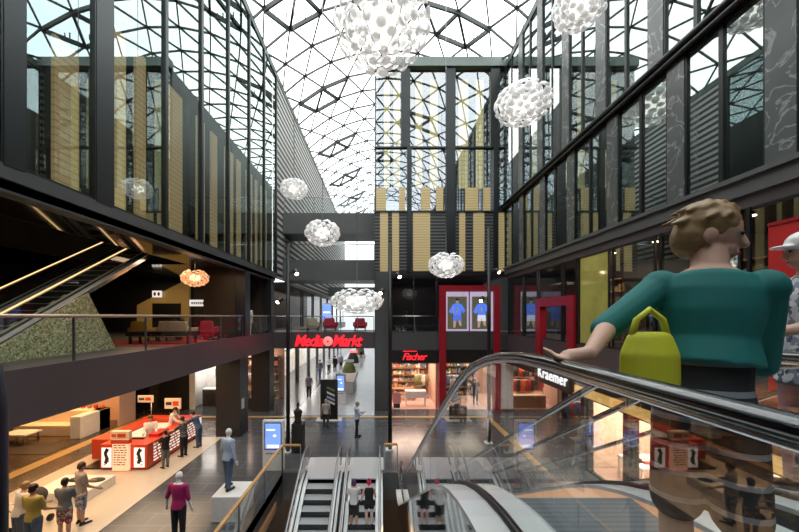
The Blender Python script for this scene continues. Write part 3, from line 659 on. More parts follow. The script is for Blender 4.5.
# ground level on the right: fascia, piers, shop glass, amber cove
struct('trim_203', MB().box(XR-.02,XR+.22,-10,14.0,2.78,ZS-.05).box(XR-.05,XR+.22,14.0,21.4,2.95,ZS-.05), 'black')
struct('trim_204', B(XR-.08,XR-.02,3,13.6,2.80,3.12), 'yglow')
for y in (13.1, 10.8, 8.4, 6.0, 3.6):
    tn += 1; struct('trim_%d' % (tn+300), B(XR-.05, XR+.3, y-.12, y+.12, 0, 2.8), 'frame')
for a, b in ((10.92,12.98),(8.52,10.68),(6.12,8.28),(3.72,5.88)):
    wn += 1; window(wn, XR+.1, a, b, 0.02, 2.76, 'shopg', .04, .04, -1)
struct('wall_shop_partition', B(XR+.3,11.6,13.25,13.4,0,2.95), mat('peach_wall_painted_glow', (.8,.58,.46), .6, em=(1,.7,.5), es=.12))  # faint glow put into the wall to show it lit
struct('wall_ground_right', MB().box(11.6,11.8,-10,21.4,0,ZS), 'shopwall')
struct('ceiling_shop_right', B(XR+.25,13,-10,21.5,2.95,3.05), 'cream')
struct('floor_shop_right', B(XR+.3,11.6,3,13.2,0,.012), 'shopfloor')

# ------------------------------------------------------------------ rear block
def bx(p0, p1, y0, y1, q0, q1, d=DB):           # frontal box from pixel bounds (p: left/right, q: top/bottom)
    return B(X_(p0,d), X_(p1,d), y0, y1, Z_(q1,d), Z_(q0,d))
struct('wall_block_side', MB().box(-.4,-.2,21.5,64,0,ZT), 'fascia')
struct('wall_block_inner', MB().box(-.2,XR,21.62,22.7,ZT-.1,ZT).box(-.2,XR,26,26.2,0,8.4).box(-.2,XR,22.6,22.7,8.4,ZT), 'dark')
struct('floor_block', MB().box(-.2,XR+3.4,21.45,26,ZS,4.72).box(-.2,XR,21.5,64,8.3,8.5), 'slab')
struct('trim_400', bx(376,390,21.2,21.5,272,410), 'fascia')
struct('trim_401', MB().box(.56,XR+3.6,21.25,21.45,3.74,4.87), 'fascia')
struct('trim_402', MB().box(.56,3.6,21.2,21.45,2.95,3.74).box(7.2,XR,21.2,21.45,2.95,3.74).box(3.6,7.2,21.35,21.45,2.95,3.74).box(.56,XR,21.3,21.5,8.32,8.6), 'black')
struct('trim_403', MB().box(-.4,XR,21.1,21.6,ZT-.05,ZT+.5), 'beamg')
T1, T2, T3, T4 = 21.15, 16.25, 12.28, 8.56
def bm_(z0, z1, ps):
    global tn
    for a, b in ps:
        tn += 1; struct('trim_%d' % (tn+400), B(X_(a,DB), X_(b,DB), 21.22, 21.5, z0, z1), 'frame')
bm_(T2,T1,((401,410),(446,455),(490,499))); bm_(T4,T2,((407,411.5),(446,455),(493,497.5)))
struct('trim_404', MB().box(-.4,XR,21.28,21.45,T2-.05,T2+.05).box(-.4,XR,21.28,21.45,T3-.06,T3+.06), 'frame')
for z0, z1, ps in ((T2,T1,((376,401),(410,446),(455,490),(499,505))), (T3,T2,((376,407),(411.5,446),(455,493),(497.5,505)))):
    for a, b in ps:
        wn += 1
        w = struct('window_%d' % wn, MB().box(X_(a,DB),X_(b,DB),21.38,21.44,z0+.05,z0+.09).box(X_(a,DB),X_(b,DB),21.38,21.44,z1-.09,z1-.05), 'frame')
        MB().quad((X_(a,DB),21.4,z0+.09),(X_(b,DB),21.4,z0+.09),(X_(b,DB),21.4,z1-.09),(X_(a,DB),21.4,z1-.09)).build('pane', 'blockg', w)
# gold slat panels and dark slats of the block
gp = MB()
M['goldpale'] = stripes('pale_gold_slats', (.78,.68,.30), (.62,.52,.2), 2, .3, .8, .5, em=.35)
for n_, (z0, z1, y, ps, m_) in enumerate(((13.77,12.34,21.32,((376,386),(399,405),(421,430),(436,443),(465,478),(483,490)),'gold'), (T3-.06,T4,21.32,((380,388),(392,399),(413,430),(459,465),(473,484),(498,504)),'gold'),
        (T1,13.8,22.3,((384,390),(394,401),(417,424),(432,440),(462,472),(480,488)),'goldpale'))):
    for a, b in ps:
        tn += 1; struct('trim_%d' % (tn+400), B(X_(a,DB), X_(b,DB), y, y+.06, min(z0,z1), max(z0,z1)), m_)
struct('trim_405', B(-.4, XR, 21.36, 21.46, T4, T3-.06), 'slatd'); struct('trim_406', B(-.4, XR, 21.46, 21.5, T3, 13.77), 'slatd')
# gallery glazing left of the big portal
wn += 1; w = window(wn, 0, 0, 1, 0, 1, 'shopg'); 
for c in list(w.children): bpy.data.objects.remove(c)
bpy.data.objects.remove(w)
w = struct('window_%d' % wn, MB().box(.56,.66,21.3,21.42,4.87,8.3).box(3.4,3.5,21.3,21.42,4.87,8.3).box(2.0,2.06,21.3,21.42,4.87,8.3).box(.56,3.5,21.34,21.40,8.2,8.3), 'frame')
MB().quad((.66,21.37,4.87),(3.4,21.37,4.87),(3.4,21.37,8.2),(.66,21.37,8.2)).build('pane', 'shopg', w)
for k, (a, b) in enumerate(((.62,3.45),(3.98,6.95),(7.35,11.0))):
    wn += 1; w = struct('window_%d' % wn, MB().box(a,a+.06,21.36,21.44,0,2.95).box(b-.06,b,21.36,21.44,0,2.95).box(a,b,21.36,21.44,2.88,2.95), 'steeld')
    MB().quad((a+.06,21.4,.02),(b-.06,21.4,.02),(b-.06,21.4,2.88),(a+.06,21.4,2.88)).build('pane', 'shopg', w)
struct('floor_shop_block', MB().box(.4,11,21.5,26,0,.03), 'shopfloor')
struct('ceiling_shop_block', MB().box(.4,11,21.5,26,2.96,3.1), 'cream')
struct('wall_shop_block', MB().box(.3,.45,21.5,26,0,2.96).box(3.5,3.65,21.6,26,0,2.96).box(11,11.2,21.4,26,0,ZS).box(.4,11,25.9,26,0,2.96), 'shopwall')
struct('trim_407', bx(500,512,21.2,21.6,364,408), 'white')
# big crimson portal: one frame from the floor up
pr = root('portal_frame', 'tall crimson portal frame around the twin lit sport posters', 'portal', (5.4,21.3,0))
for n_, (a, b, c, d) in (('post',(3.56,3.98,0,7.70)), ('post',(6.92,7.30,0,7.70)), ('lintel',(3.98,6.92,7.36,7.70))):
    o = B(a-5.4,b-5.4,-.22,.12,c,d).build(n_, 'red', pr)
def poster(label, x0, x1, y, z0, z1, white_shorts):
    r = root('poster', label, 'poster', ((x0+x1)/2, y, z0), 0, 'lit sport posters')
    w, h = (x1-x0)/2, z1-z0
    MB().box(-w,w,-.02,.05,0,h).build('lightbox', emis('poster_bg', (.62,.50,.68), .62, .4, 2), r)
    MB().box(-w+.12,w-.12,-.035,-.02,.12,h-.3).build('picture', mat('poster_turf', (.05,.05,.04), .5, em=(.2,.2,.12), es=.22, var=.95, scale=5), r)
    f = MB(); cx = .0
    f.prism([(cx-.24,.98*1.0),(cx+.24,.98),(cx+.30,1.62),(cx+.12,1.72),(cx-.12,1.72),(cx-.30,1.62)], 'y', -.06, -.036)
    f.prism([(cx-.30,1.62),(cx-.52,1.2),(cx-.38,1.05),(cx-.2,1.45)], 'y', -.06, -.036); f.prism([(cx+.30,1.62),(cx+.50,1.25),(cx+.38,1.1),(cx+.2,1.45)], 'y', -.06, -.036)
    f.build('jersey', mat('poster_blue', (.05,.11,.5), .5, em=(.12,.25,.95), es=.45), r)
    g = MB(); g.prism([(cx-.26,.62),(cx-.02,.62),(cx,.9),(cx+.02,.62),(cx+.26,.62),(cx+.24,1.0),(cx-.24,1.0)], 'y', -.06, -.036); g.build('shorts', mat('poster_shorts', (.6,.6,.75) if white_shorts else (.05,.1,.4), .5, em=(.7,.7,.9) if white_shorts else (.1,.2,.8), es=.45), r)
    sk = mat('poster_skin', (.45,.3,.22), .5, em=(.6,.4,.3), es=.3)
    MB().prism([(cx-.24,.22),(cx-.12,.22),(cx-.05,.64),(cx-.24,.64)], 'y', -.06, -.036).build('leg', sk, r); MB().prism([(cx+.14,.34),(cx+.26,.30),(cx+.24,.64),(cx+.05,.64)], 'y', -.06, -.036).build('leg', sk, r)
    MB().ell((cx,-.048,1.86),(.10,.012,.14)).build('head', sk, r); MB().ell((cx,-.05,1.93),(.11,.012,.09)).build('hair', 'hair_k', r)
    w_ = MB(); w_.box(cx-.30,cx-.25,-.062,-.036,1.1,1.5).box(cx-.04,cx+.04,-.062,-.06,1.2,1.45); w_.build('trim', 'white', r)
poster('lit poster of a footballer in all blue kit, the left of the pair', 3.99, 5.42, 21.33, 4.9, 7.33, False)
poster('lit poster of a footballer in blue jersey and white shorts, the right of the pair', 5.50, 6.91, 21.33, 4.9, 7.33, True)
# smaller crimson portal on the right wall and the big red panel
pr = root('portal_frame', 'small crimson portal frame standing before the right hand gallery windows', 'portal', (7.72,15.25,0))
for n_, (a, b, c, d) in (('post',(-1.68,-1.15,3.7,6.66)), ('post',(1.2,1.68,3.7,6.66)), ('lintel',(-1.15,1.2,6.27,6.66))):
    B(-.15,.16,a,b,c,d).build(n_, 'red', pr)
pr = root('wall_mount_panel', 'large bright red panel on the right wall behind the older man', 'panel', (7.6,5.36,4.2))
B(-.1,.08,-1.4,1.32,0,3.42).build('board', 'redsh', pr); B(-.12,-.1,-1.4,1.32,3.36,3.42).build('edge', 'red', pr)

# writing
sg = root('shop_sign', 'red glowing shop sign with a round emblem reading Media Markt over the corridor', 'sign', (0,21.3,0))
zc = Z_(341.3,21.3); 
text_mesh('lettering', 'Media', .98, .03, 'redsign', sg, Matrix.Translation((X_(308.5,21.3),0,zc)) @ FRONT, shear=.28, space=.86, bold=.022, sx=.85)
text_mesh('lettering', 'Markt', .98, .03, 'redsign', sg, Matrix.Translation((X_(346.5,21.3),0,zc)) @ FRONT, shear=.28, space=.86, bold=.022, sx=.85)
d_ = MB().cyl(0,0,-.03,.03,.30,28); o = d_.build('emblem', 'pinksign', sg); o.data.transform(Matrix.Translation((X_(328,21.3),-.02,zc)) @ FRONT)
d_ = MB().cyl(0,0,-.03,.05,.07,14); o = d_.build('emblem_centre', 'redsign', sg); o.data.transform(Matrix.Translation((X_(328,21.3),-.02,zc)) @ FRONT)
sg = root('shop_sign', 'red script shop sign reading Fischer on the black fascia', 'sign', (0,21.15,0))
text_mesh('lettering', 'Fischer', .60, .02, 'redsign', sg, Matrix.Translation((X_(414,21.15),0,Z_(357,21.15))) @ FRONT, shear=.35, space=.86, bold=.006)
B(X_(403,21.15),X_(417,21.15),-.02,.02,Z_(351.6,21.15),Z_(350.8,21.15)).build('bar', 'redsign', sg)
sg = root('shop_sign', 'white raised letters reading Kraemer on the right shop fascia', 'sign', (7.62,0,0))
text_mesh('lettering', 'Kraemer', .70, .02, 'whitesign', sg, Matrix.Translation((0,15.45,3.13)) @ RIGHTWALL, space=1.12, bold=.006, sx=.95)
struct('trim_408', B(7.66,7.72,13.9,17.3,2.66,3.8), 'black')

# bridges across the corridor
def bridge(z0, z1, y0, y1, x0=-6.7, x1=-.4):
    global tn
    tn += 1; struct('trim_%d' % (tn+400), B(x0,x1,y0,y1,z0,z1), 'bridge')
bridge(11.45,12.85,23.5,26); bridge(8.25,9.65,23.5,26); bridge(11.9,12.9,44,46,-6.7,-.4); bridge(8.4,9.5,44,46)
def rail(name, label, pts, h, top, posts=1.6, pm='steeld', rw=.045, gm='railg', group=None, z0=.08):
    r = root(name, label, 'railing', (0,0,0), 0, group)
    P = [Vector(p) for p in pts]
    MB().tube([p+Vector((0,0,h)) for p in P], rw, 8).build('handrail', top, r)
    for a, b in zip(P, P[1:]):
        L = (b-a).length; n = max(1, round(L/posts)); d = (b-a)/n
        for i in range(n):
            s_ = a+d*i+d.normalized()*.02; e = a+d*(i+1)-d.normalized()*.02
            MB().quad(s_+Vector((0,0,z0)), e+Vector((0,0,z0)), e+Vector((0,0,h-.06)), s_+Vector((0,0,h-.06))).build('glass_panel', gm, r)
            MB().box(-.02,.02,-.02,.02,0,h-.02).build('post', pm, r).location = a+d*i
        MB().box(-.02,.02,-.02,.02,0,h-.02).build('post', pm, r).location = b
    return r
rail('gallery_railing', 'long glass gallery railing with pale brown top rail on the left', [(XL-.05,-4,Z1+.1),(XL-.05,16.85,Z1+.1)], .98, 'railbeige', 2.3, rw=.04)
rail('gallery_railing', 'short glass gallery railing between the two dark pillars', [(XL-.05,17.55,Z1+.1),(XL-.05,20.85,Z1+.1)], .98, 'railbeige', 1.6, rw=.04)
rail('bridge_railing', 'glass bridge railing directly above the red sign over the corridor', [(-6.6,21.5,Z1+.08),(-.45,21.5,Z1+.08)], .98, 'steel', 1.0, rw=.03)
rail('bridge_railing', 'glass railing on the upper grey bridge', [(-6.6,23.55,12.85),(-.45,23.55,12.85)], 1.05, 'steel', 2.1, rw=.025)
rail('bridge_railing', 'glass railing on the lower grey bridge', [(-6.6,23.55,9.65),(-.45,23.55,9.65)], 1.05, 'steel', 2.1, rw=.025)
rail('void_railing', 'glass railing with orange oak top rail beside the white pedestal', [(-3.62,3.0,.02),(-3.62,12.66,.02),(-2.95,12.66,.02)], 1.07, 'wood', 1.9, rw=.05, gm='railg')
rail('void_railing', 'short oak topped glass railing right of the lower escalators', [(.12,12.75,.02),(.6,12.75,.02)], 1.07, 'wood', 1.0, rw=.05)
rail('gallery_railing', 'glass railing before the dark gallery window left of the large portal', [(.6,21.1,4.87),(3.5,21.1,4.87)], .95, 'steel', 1.45, rw=.03)

# ------------------------------------------------------------------ escalators
def corner(p0, p1, p2, r, n=7):
    p0, p1, p2 = Vector(p0), Vector(p1), Vector(p2); a = p1+(p0-p1).normalized()*r; b = p1+(p2-p1).normalized()*r
    return [tuple(a*(1-t)**2+p1*2*t*(1-t)+b*t*t) for t in [i/n for i in range(n+1)]]
def escalator(label, g0, g1, ty, zt, zb, s, hh=.88, ext_t=1.0, ext_b=1.0, ow=.20, iw=.22, rmat='blackg', tmat='steel', deckm='deck', clad='mirror', gm='escg', truss=.95, step_lo=None, rr=1.0, plate_t=0, newel_t=True, skm='steeld', pm='plate', drop=0.0):
    R = root('escalator', label, 'escalator', ((g0+g1)/2, ty, min(zt,zb))); ox, oy, oz = R.location
    run = (zt-zb)/math.tan(PI/6); by = ty+s*run
    def prof(dz, e0, e1, rad):
        A, Bp, C, D = (ty-s*e0, zt+dz), (ty, zt+dz), (by, zb+dz), (by+s*e1, zb+dz)
        return [A]+corner(A,Bp,C,rad)+corner(Bp,C,D,rad)+[D]
    dk = prof(0, ext_t, ext_b, rr); hr = prof(hh, ext_t, ext_b, rr)
    def loc(o): o.location = (-ox,-oy,-oz); return o
    for k, (gx, o_) in enumerate(((g0,-1),(g1,1))):
        # handrail: along the top and round both newels
        def newel(p, dirn, n=8):
            c = (p[0], p[1]-hh*.36); r_ = hh*.36
            return [(c[0]+dirn*r_*math.sin(t), c[1]+r_*math.cos(t)) for t in [PI*i/n for i in range(1,n+1)]]
        path = list(reversed(newel(hr[0], -s))) + hr + newel(hr[-1], s) if newel_t else hr + newel(hr[-1], s)
        P3 = [(gx, y, z) for y, z in path]
        el = [(.038*math.cos(2*PI*i/10), .020*math.sin(2*PI*i/10)) for i in range(10)]
        loc(MB().sweep(P3, el).build('handrail', rmat, R))
        ch = [(-.016,-.016),(.016,-.016),(.016,-.040),(-.016,-.040)]
        loc(MB().sweep([(gx,y,z) for y, z in hr], ch).build('handrail_track', tmat, R))
        # glass panels
        idx = list(range(len(hr))); lo = dk; hi = [(y, z-.05) for y, z in hr]
        cuts = [0, 4, 8]; n = len(hr)
        def lerp2(a, b, t): return (a[0]+(b[0]-a[0])*t, a[1]+(b[1]-a[1])*t)
        mid = 8                                            # the long sloping segment lies between index 8 and 9
        segs = [(lo[0:mid+1], hi[0:mid+1])]
        m_ = max(2, round(run/2.2))
        for i in range(m_):
            segs.append(([lerp2(lo[mid],lo[mid+1],i/m_), lerp2(lo[mid],lo[mid+1],(i+1)/m_-.004)], [lerp2(hi[mid],hi[mid+1],i/m_), lerp2(hi[mid],hi[mid+1],(i+1)/m_-.004)]))
        segs.append((lo[mid+1:], hi[mid+1:]))
        for a, b in segs: loc(MB().strip(a, b, gx).build('glass_panel', gm, R))
        for dirn, e in ((-s, 0), (s, -1)):
            if e == 0 and not newel_t: continue
            nn = [(lo[e][0], hi[e][1])]+newel((lo[e][0],hr[e][1]-.03), dirn)+[(lo[e][0]+dirn*.02, lo[e][1])]
            loc(MB()._add([(gx,y,z) for y, z in nn], [tuple(range(len(nn)))]).build('newel_glass', gm, R))
        # decks either side of the glass, dark clamp between
        for (a, b) in ((gx+o_*ow, gx+o_*.018), (gx-o_*.018, gx-o_*iw)):
            m0 = MB(); n = len(dk)
            m0._add([(a,y,z) for y,z in dk]+[(b,y,z) for y,z in dk]+[(a,y,z-.03) for y,z in dk]+[(b,y,z-.03) for y,z in dk],
                [(i,i+1,i+1+n,i+n) for i in range(n-1)]+[(i+2*n,i+1+2*n,i+1+3*n,i+3*n) for i in range(n-1)]+[(i,i+1,i+1+2*n,i+2*n) for i in range(n-1)]+[(i+n,i+1+n,i+1+3*n,i+3*n) for i in range(n-1)])
            loc(m0.build('deck', deckm, R))
        loc(MB().sweep([(gx,y,z+.012) for y,z in dk], [(-.02,-.03),(.02,-.03),(.02,.02),(-.02,.02)]).build('glass_clamp', 'black', R))
        lo_ = [(y, max(z-truss, (min(zt,zb) if zb > -1 else -9)+.0)) for y, z in dk]
        loc(MB().strip(lo_, [(y,z-.03) for y,z in dk], gx+o_*ow).build('cladding', clad, R))
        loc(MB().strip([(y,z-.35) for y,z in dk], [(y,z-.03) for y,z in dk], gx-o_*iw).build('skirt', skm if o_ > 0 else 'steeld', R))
    lo_ = [(y, max(z-truss, (min(zt,zb) if zb > -1 else -9)+.0)) for y, z in dk]
    m0 = MB(); n = len(lo_); a, b = g0-ow, g1+ow
    m0._add([(a,y,z) for y,z in lo_]+[(b,y,z) for y,z in lo_], [(i,i+1,i+1+n,i+n) for i in range(n-1)]); loc(m0.build('underside', clad, R))
    # steps
    w = (g1-g0)/2-iw-.01; nst = int(round((zt-zb)/.2)); rise = (zt-zb)/nst; go = rise/math.tan(PI/6)
    sm = B(-w, w, -go/2, go/2, -rise, 0).mesh('step'); sm.materials.append(M['black']); tm = B(-w, w, -go/2-.02, go/2+.02, 0, .014).mesh('tread'); tm.materials.append(M['tread'])
    for i in range(nst):
        o = bpy.data.objects.new('step', sm); COL.objects.link(o); o.parent = R; o.location = (0, ty+s*(i+.5)*go-oy, max(zt-(i+1)*rise-drop, zb+.0)-oz)
        q = bpy.data.objects.new('tread', tm); COL.objects.link(q); q.parent = o
    if plate_t:
        loc(MB().box(g0+iw-.02, g1-iw+.02, min(ty,ty-s*plate_t), max(ty,ty-s*plate_t), zt-.04-drop, zt+.004-drop).build('landing_plate', pm, R))
    loc(MB().box(g0+iw-.02, g1-iw+.02, min(by,by+s*1.3), max(by,by+s*1.3), zb-.0, zb+.016).build('landing_plate', pm, R))
    return R
M['tread'] = stripes('ribbed_tread', (.55,.58,.60), (.36,.38,.40), 0, .04, .6, .4, .1)
M['platee'] = stripes('dark_ribbed_plate', (.20,.22,.24), (.15,.165,.18), 1, .05, .6, .3, .2)
M['plate'] = stripes('ribbed_plate', (.62,.65,.68), (.42,.45,.47), 1, .05, .6, .35, .1)
M['mirror'] = M['mirror']
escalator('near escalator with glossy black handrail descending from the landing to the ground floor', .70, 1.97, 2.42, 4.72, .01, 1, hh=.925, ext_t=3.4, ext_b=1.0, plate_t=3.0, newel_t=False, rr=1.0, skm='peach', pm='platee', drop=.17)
escalator('second escalator parallel to the near one, just to its right', 2.66, 3.90, 2.5, 4.72, .01, 1, ext_t=2.6, ext_b=1.0, plate_t=2.6, newel_t=False, clad='black', pm='platee', drop=.17)
escalator('lower escalator with empty steps descending to the basement', -2.76, -1.52, 12.35, .02, -5.0, -1, hh=.93, ext_t=.55, ext_b=.8, ow=.10, iw=.14, rmat='steeld', plate_t=1.85, clad='deck', truss=.7, rr=.5)
escalator('lower escalator carrying the two women to the basement', -1.20, -.04, 12.35, .02, -5.0, -1, hh=.93, ext_t=.55, ext_b=.8, ow=.10, iw=.14, rmat='steeld', plate_t=1.85, clad='deck', truss=.7, rr=.5)
M['led'] = emis('warm_led', (1,.66,.28), 1.1)
escalator('dark escalator with amber lit handrails rising on the left gallery', -10.35, -9.0, 15.1, 9.34, 4.78, -1, hh=.52, ext_t=.6, ext_b=.9, ow=.18, iw=.2, rmat='railbeige', tmat='led', deckm='deck', clad='steel', truss=.16)
struct('trim_409', MB().box(-2.9,.1,12.9,14.2,.0,.012), 'deck')
# mosaic clad wedge under it
wd = root('mosaic_wedge', 'sloping green mosaic clad wedge wall under the dark escalator', 'wedge wall', (-8.85,9,4.75))
MB().prism([(-1.70,0),(2.45,0),(1.38,1.77)], 'x', -.6, .05).build('cladding', 'terr', wd)

# ------------------------------------------------------------------ chandeliers
def sphere_pts(n):
    g = PI*(3-5**.5); return [(math.sqrt(1-(1-2*(i+.5)/n)**2)*math.cos(g*i), math.sqrt(1-(1-2*(i+.5)/n)**2)*math.sin(g*i), 1-2*(i+.5)/n) for i in range(n)]
def cup(r):
    m_ = MB(); vs = []; n = 10
    for a in (.0, .35, .7, 1.0):
        rr = max(.02, math.sin(a*1.35))*r; z = (math.cos(a*1.35)-.4)*r*.55
        vs += [(rr*math.cos(2*PI*j/n), rr*math.sin(2*PI*j/n), z) for j in range(n)]
    fs = [(i*n+j, i*n+(j+1)%n, (i+1)*n+(j+1)%n, (i+1)*n+j) for i in range(3) for j in range(n)]
    fs.append(tuple(range(n))); m_._add(vs, fs, True); return m_
def chandelier(label, px, py, d, rx, rz, n, pr, split=False, m='petal', core='glow', top=ZT+2.2, z=None, cs=.42):
    p = at(px, py, d); R = root('chandelier', label, 'chandelier', p, 0, 'white petal chandeliers' if m == 'petal' else None)
    cm = cup(pr); base = cm.mesh('glass_petal'); base.materials.append(M[m]); rest = MB(); cnt = 0
    for (x,y,z_) in sphere_pts(n):
        if z_ > .9: continue
        for lay in (1.0, .80):
            q = Vector((x*rx*lay, y*rx*lay, z_*rz*lay)); nrm = Vector((x/rx, y/rx, z_/rz)).normalized()
            rot = nrm.to_track_quat('Z','Y').to_matrix().to_4x4() @ Matrix.Rotation(random.uniform(-.5,.5),4,'X')
            mt = Matrix.Translation(q) @ rot @ Matrix.Scale(random.uniform(.8,1.15) if lay == 1 else .8, 4)
            if split and lay == 1.0 and cnt < 100 and y < .35:
                o = bpy.data.objects.new('glass_petal', base); COL.objects.link(o); o.parent = R; o.matrix_local = mt; cnt += 1
            elif lay == 1.0 or split:
                rest._add([mt @ Vector(v) for v in cm.v], cm.f, True)
    o = rest.build('petal_shade', m, R); o['kind'] = 'stuff'
    MB().ell((0,0,0), (rx*cs, rx*cs, rz*cs)).build('lamp_core', core, R)
    MB().tube([(0,0,rz*.2),(0,0,top-p.z)], .012, 6).build('cable', 'steeld', R)
    fr = MB()
    for k in range(3):
        a = PI*k/3; fr.tube([(rx*.8*math.cos(a)*math.cos(t), rx*.8*math.sin(a)*math.cos(t), rz*.8*math.sin(t)) for t in [2*PI*i/20 for i in range(21)]], .010, 5)
    fr.build('wire_frame', 'steeld', R)
    return R
chandelier('largest white petal chandelier hanging at the top centre of the hall', 382, 24, 7.2, .98, .82, 150, .105, True)
chandelier('white petal chandelier hanging before the right glass wall, at the block corner', 523, 104, 12.8, .98, .66, 120, .125, True)
chandelier('white petal chandelier cut by the top edge right of centre', 580, 4, 9.3, .66, .58, 110, .095, True)
chandelier('small white petal chandelier high on the left before the slatted wall', 294, 189, 14.0, .52, .38, 80, .10)
chandelier('white petal chandelier in front of the upper grey bridge', 322.5, 233, 12.8, .62, .46, 90, .105)
chandelier('white petal chandelier before the gold strips of the rear block', 446, 265, 13.0, .64, .46, 90, .105)
chandelier('broad flat white petal chandelier above the corridor sign', 357, 301, 10.6, .78, .38, 110, .095)
chandelier('amber glowing petal chandelier under the dark gallery soffit', 195, 278, 14.0, .50, .33, 70, .09, m='petalw', core='glowa', top=8.08)

# ------------------------------------------------------------------ slim black posts with spotlights
def mast(label, px, pyb, ptop, spots):
    d = F*H/(pyb-CY); z = Z_(ptop, d); R = root('light_mast', label, 'mast', (X_(px,d), d, 0))
    MB().cyl(0,0,.03,z,.085,12).build('pole', 'black', R); B(-.2,.14,-.16,.16,0,.05).build('base_plate', 'white', R)
    for (sx, zz) in spots:
        a = MB().tube([(0,0,zz),(sx*.32,-.05,zz)], .02, 6).build('bracket', 'black', R)
        h_ = MB(); c = Vector((sx*.34,-.05,zz)); dr = Vector((sx*.45,-.6,-.55)).normalized()
        h_.tube([c-dr*.12, c+dr*.14], .10, 10); h = h_.build('lamp_head', 'black', R)
        l_ = MB(); l_.tube([c+dr*.135, c+dr*.16], .075, 10); l_.build('lens', 'spot', h)
mast('slim black light mast standing left of the lower escalators', 288, 452, 244, ((1,7.7),(-1,6.5)))
mast('slim black light mast standing right of the lower escalators before the corridor edge', 390, 450, 244, ((1,7.6),(-1,6.9)))
mast('slim black light mast seen through the glass of the near escalator', 489, 443, 228, ((1,7.9),(-1,6.6)))

# ------------------------------------------------------------------ kiosk and its signs
k = root('kiosk', 'orange red ring kiosk with lit poster panels on the pale floor', 'kiosk', (-10.0, 14.9, .012))
def kb(n, x0,x1,y0,y1,z0,z1,m,par=None,bev=0): 
    o = B(x0+10,x1+10,y0-14.9,y1-14.9,z0,z1).build(n, m, par or k, bev); return o
kb('counter', -10.6,-8.8,13.0,13.55,0.06,.98,'kred',bev=.03); kb('counter', -9.35,-8.8,13.55,16.9,0.06,.98,'kred',bev=.03); kb('counter', -11.35,-9.35,16.4,16.9,0.06,.98,'kred',bev=.03)
kb('counter', -11.5,-10.7,13.7,14.6,.12,.92,'kred',bev=.03); kb('counter', -11.35,-10.85,14.6,16.4,.06,.94,'kred',bev=.03)
kb('plinth', -11.3,-8.86,13.08,16.82,0,.06,'black'); kb('worktop', -10.8,-9.35,14.4,16.3,.74,.78,'white')
def litposter(x0, x1, z0, z1, y, seed):
    p_ = kb('poster_panel', x0,x1,y-.02,y,z0,z1,'kwhite',bev=.01); r = random.Random(seed); m_ = MB()
    cx = (x0+x1)/2+10; y_ = y-14.9-.028
    m_.prism([(cx-.09,z0+.16),(cx+.02,z0+.12),(cx+.10,z0+.3),(cx+.03,z0+.52),(cx+.11,z0+.66),(cx,z0+.74),(cx-.1,z0+.55),(cx-.04,z0+.34)], 'y', y_, y_+.008)
    for i in range(5):
        a = r.uniform(-.12,.06); zz = z0+.08+i*.13; m_.box(cx+a, cx+a+.08, y_, y_+.008, zz, zz+.035)
    m_.build('print', 'ink', p_)
litposter(-10.52,-10.15,.12,.86,13.0,1); litposter(-9.30,-8.90,.12,.86,13.0,2)
bd = kb('menu_board', -10.02,-9.42,12.86,12.97,.05,1.22,'kpeach'); kb('board_header', -10.06,-9.38,12.84,13.0,1.22,1.52,'cream'); kb('board_band', -10.06,-9.38,12.83,12.99,1.06,1.2,'kred')
lines = MB(); r_ = random.Random(5)
for i in range(9):
    z = .98-i*.09; x = -9.96
    while x < -9.52:
        L = r_.uniform(.05,.14); lines.box(x+10, min(x+L,-9.48)+10, 12.85-14.9, 12.86-14.9, z, z+.03); x += L+.04
lines.build('menu_lettering', 'ink', bd)
hl = MB(); hl.box(-.02-.0,.14,12.82-14.9,12.84-14.9,1.32,1.42); hl.box(.2,.5,12.82-14.9,12.84-14.9,1.30,1.44); hl.build('header_lettering', 'kred', bd)
sp = MB()
for i in range(6):
    y = 13.35
    z = .86-i*.12
    while y < 16.3:
        L = r_.uniform(.08,.30); sp.box(-8.80+10, -8.79+10, y-14.9, y+L-14.9, z-.05, z); y += L+.09
sp.build('side_lettering', 'kwhite', k)
p_ = kb('poster_panel', -8.80,-8.775,16.35,16.85,.15,.88,'kwhite'); MB().box(1.225,1.235,1.58,1.7,.3,.7).build('print','ink',p_)
kb('goods_tray', -9.3,-8.9,13.8,14.5,.98,1.10,'redsh'); kb('goods_tray', -9.3,-8.9,15.9,16.5,.98,1.06,'redsh')
def board(label, x, y, h, w, hb, m='cream'):
    R = root('sign_board', label, 'sign', (x,y,.012))
    MB().cyl(0,0,0,h,.022,8).build('pole','steel',R); MB().cyl(0,0,0,.02,.16,16).build('base','steel',R)
    q = B(-w,w*.15,-.03,.03,h-hb,h).build('board',m,R); B(-w*.9,-w*.5,-.036,-.03,h-hb*.65,h-hb*.35).build('print','ink',q); B(-w*.42,0,-.036,-.03,h-hb*.72,h-hb*.28).build('print','kred',q)
board('cream and red sign on a slim pole at the left of the kiosk', -10.75, 16.15, 2.1, .62, .32)
board('cream and red sign board on the far side of the kiosk, behind the attendants', -9.75, 16.65, 1.85, .68, .5)
pl = root('display_platform', 'low white display platform with three dark pads near the onlookers', 'platform', (-10.1, 11.35, .012))
B(-.85,.88,-.62,.65,0,.30).build('block','white',pl,.01)
for (x, y) in ((.2,-.28),(.55,.25),(-.15,.28)): MB().loft([(x,y,.30,.26,.17),(x,y,.325,.25,.16)],20).build('pad','ink',pl)
pd = root('pedestal', 'white square pedestal under the mannequin in pale blue', 'pedestal', (-4.37,10.22,0))
B(-.43,.42,-.47,.47,0,.71).build('block','white',pd,.008)
st = root('stroller', 'dark stroller half hidden at the edge of the onlookers', 'stroller', (-9.62,9.45,.012))
MB().loft([(0,0,.42,.2,.34),(0,0,.62,.26,.42)],14).build('seat','cloth_b',st); m_ = MB(); m_.ell((0,.16,.80),(.26,.26,.24)); m_.build('hood','cloth_k',st)
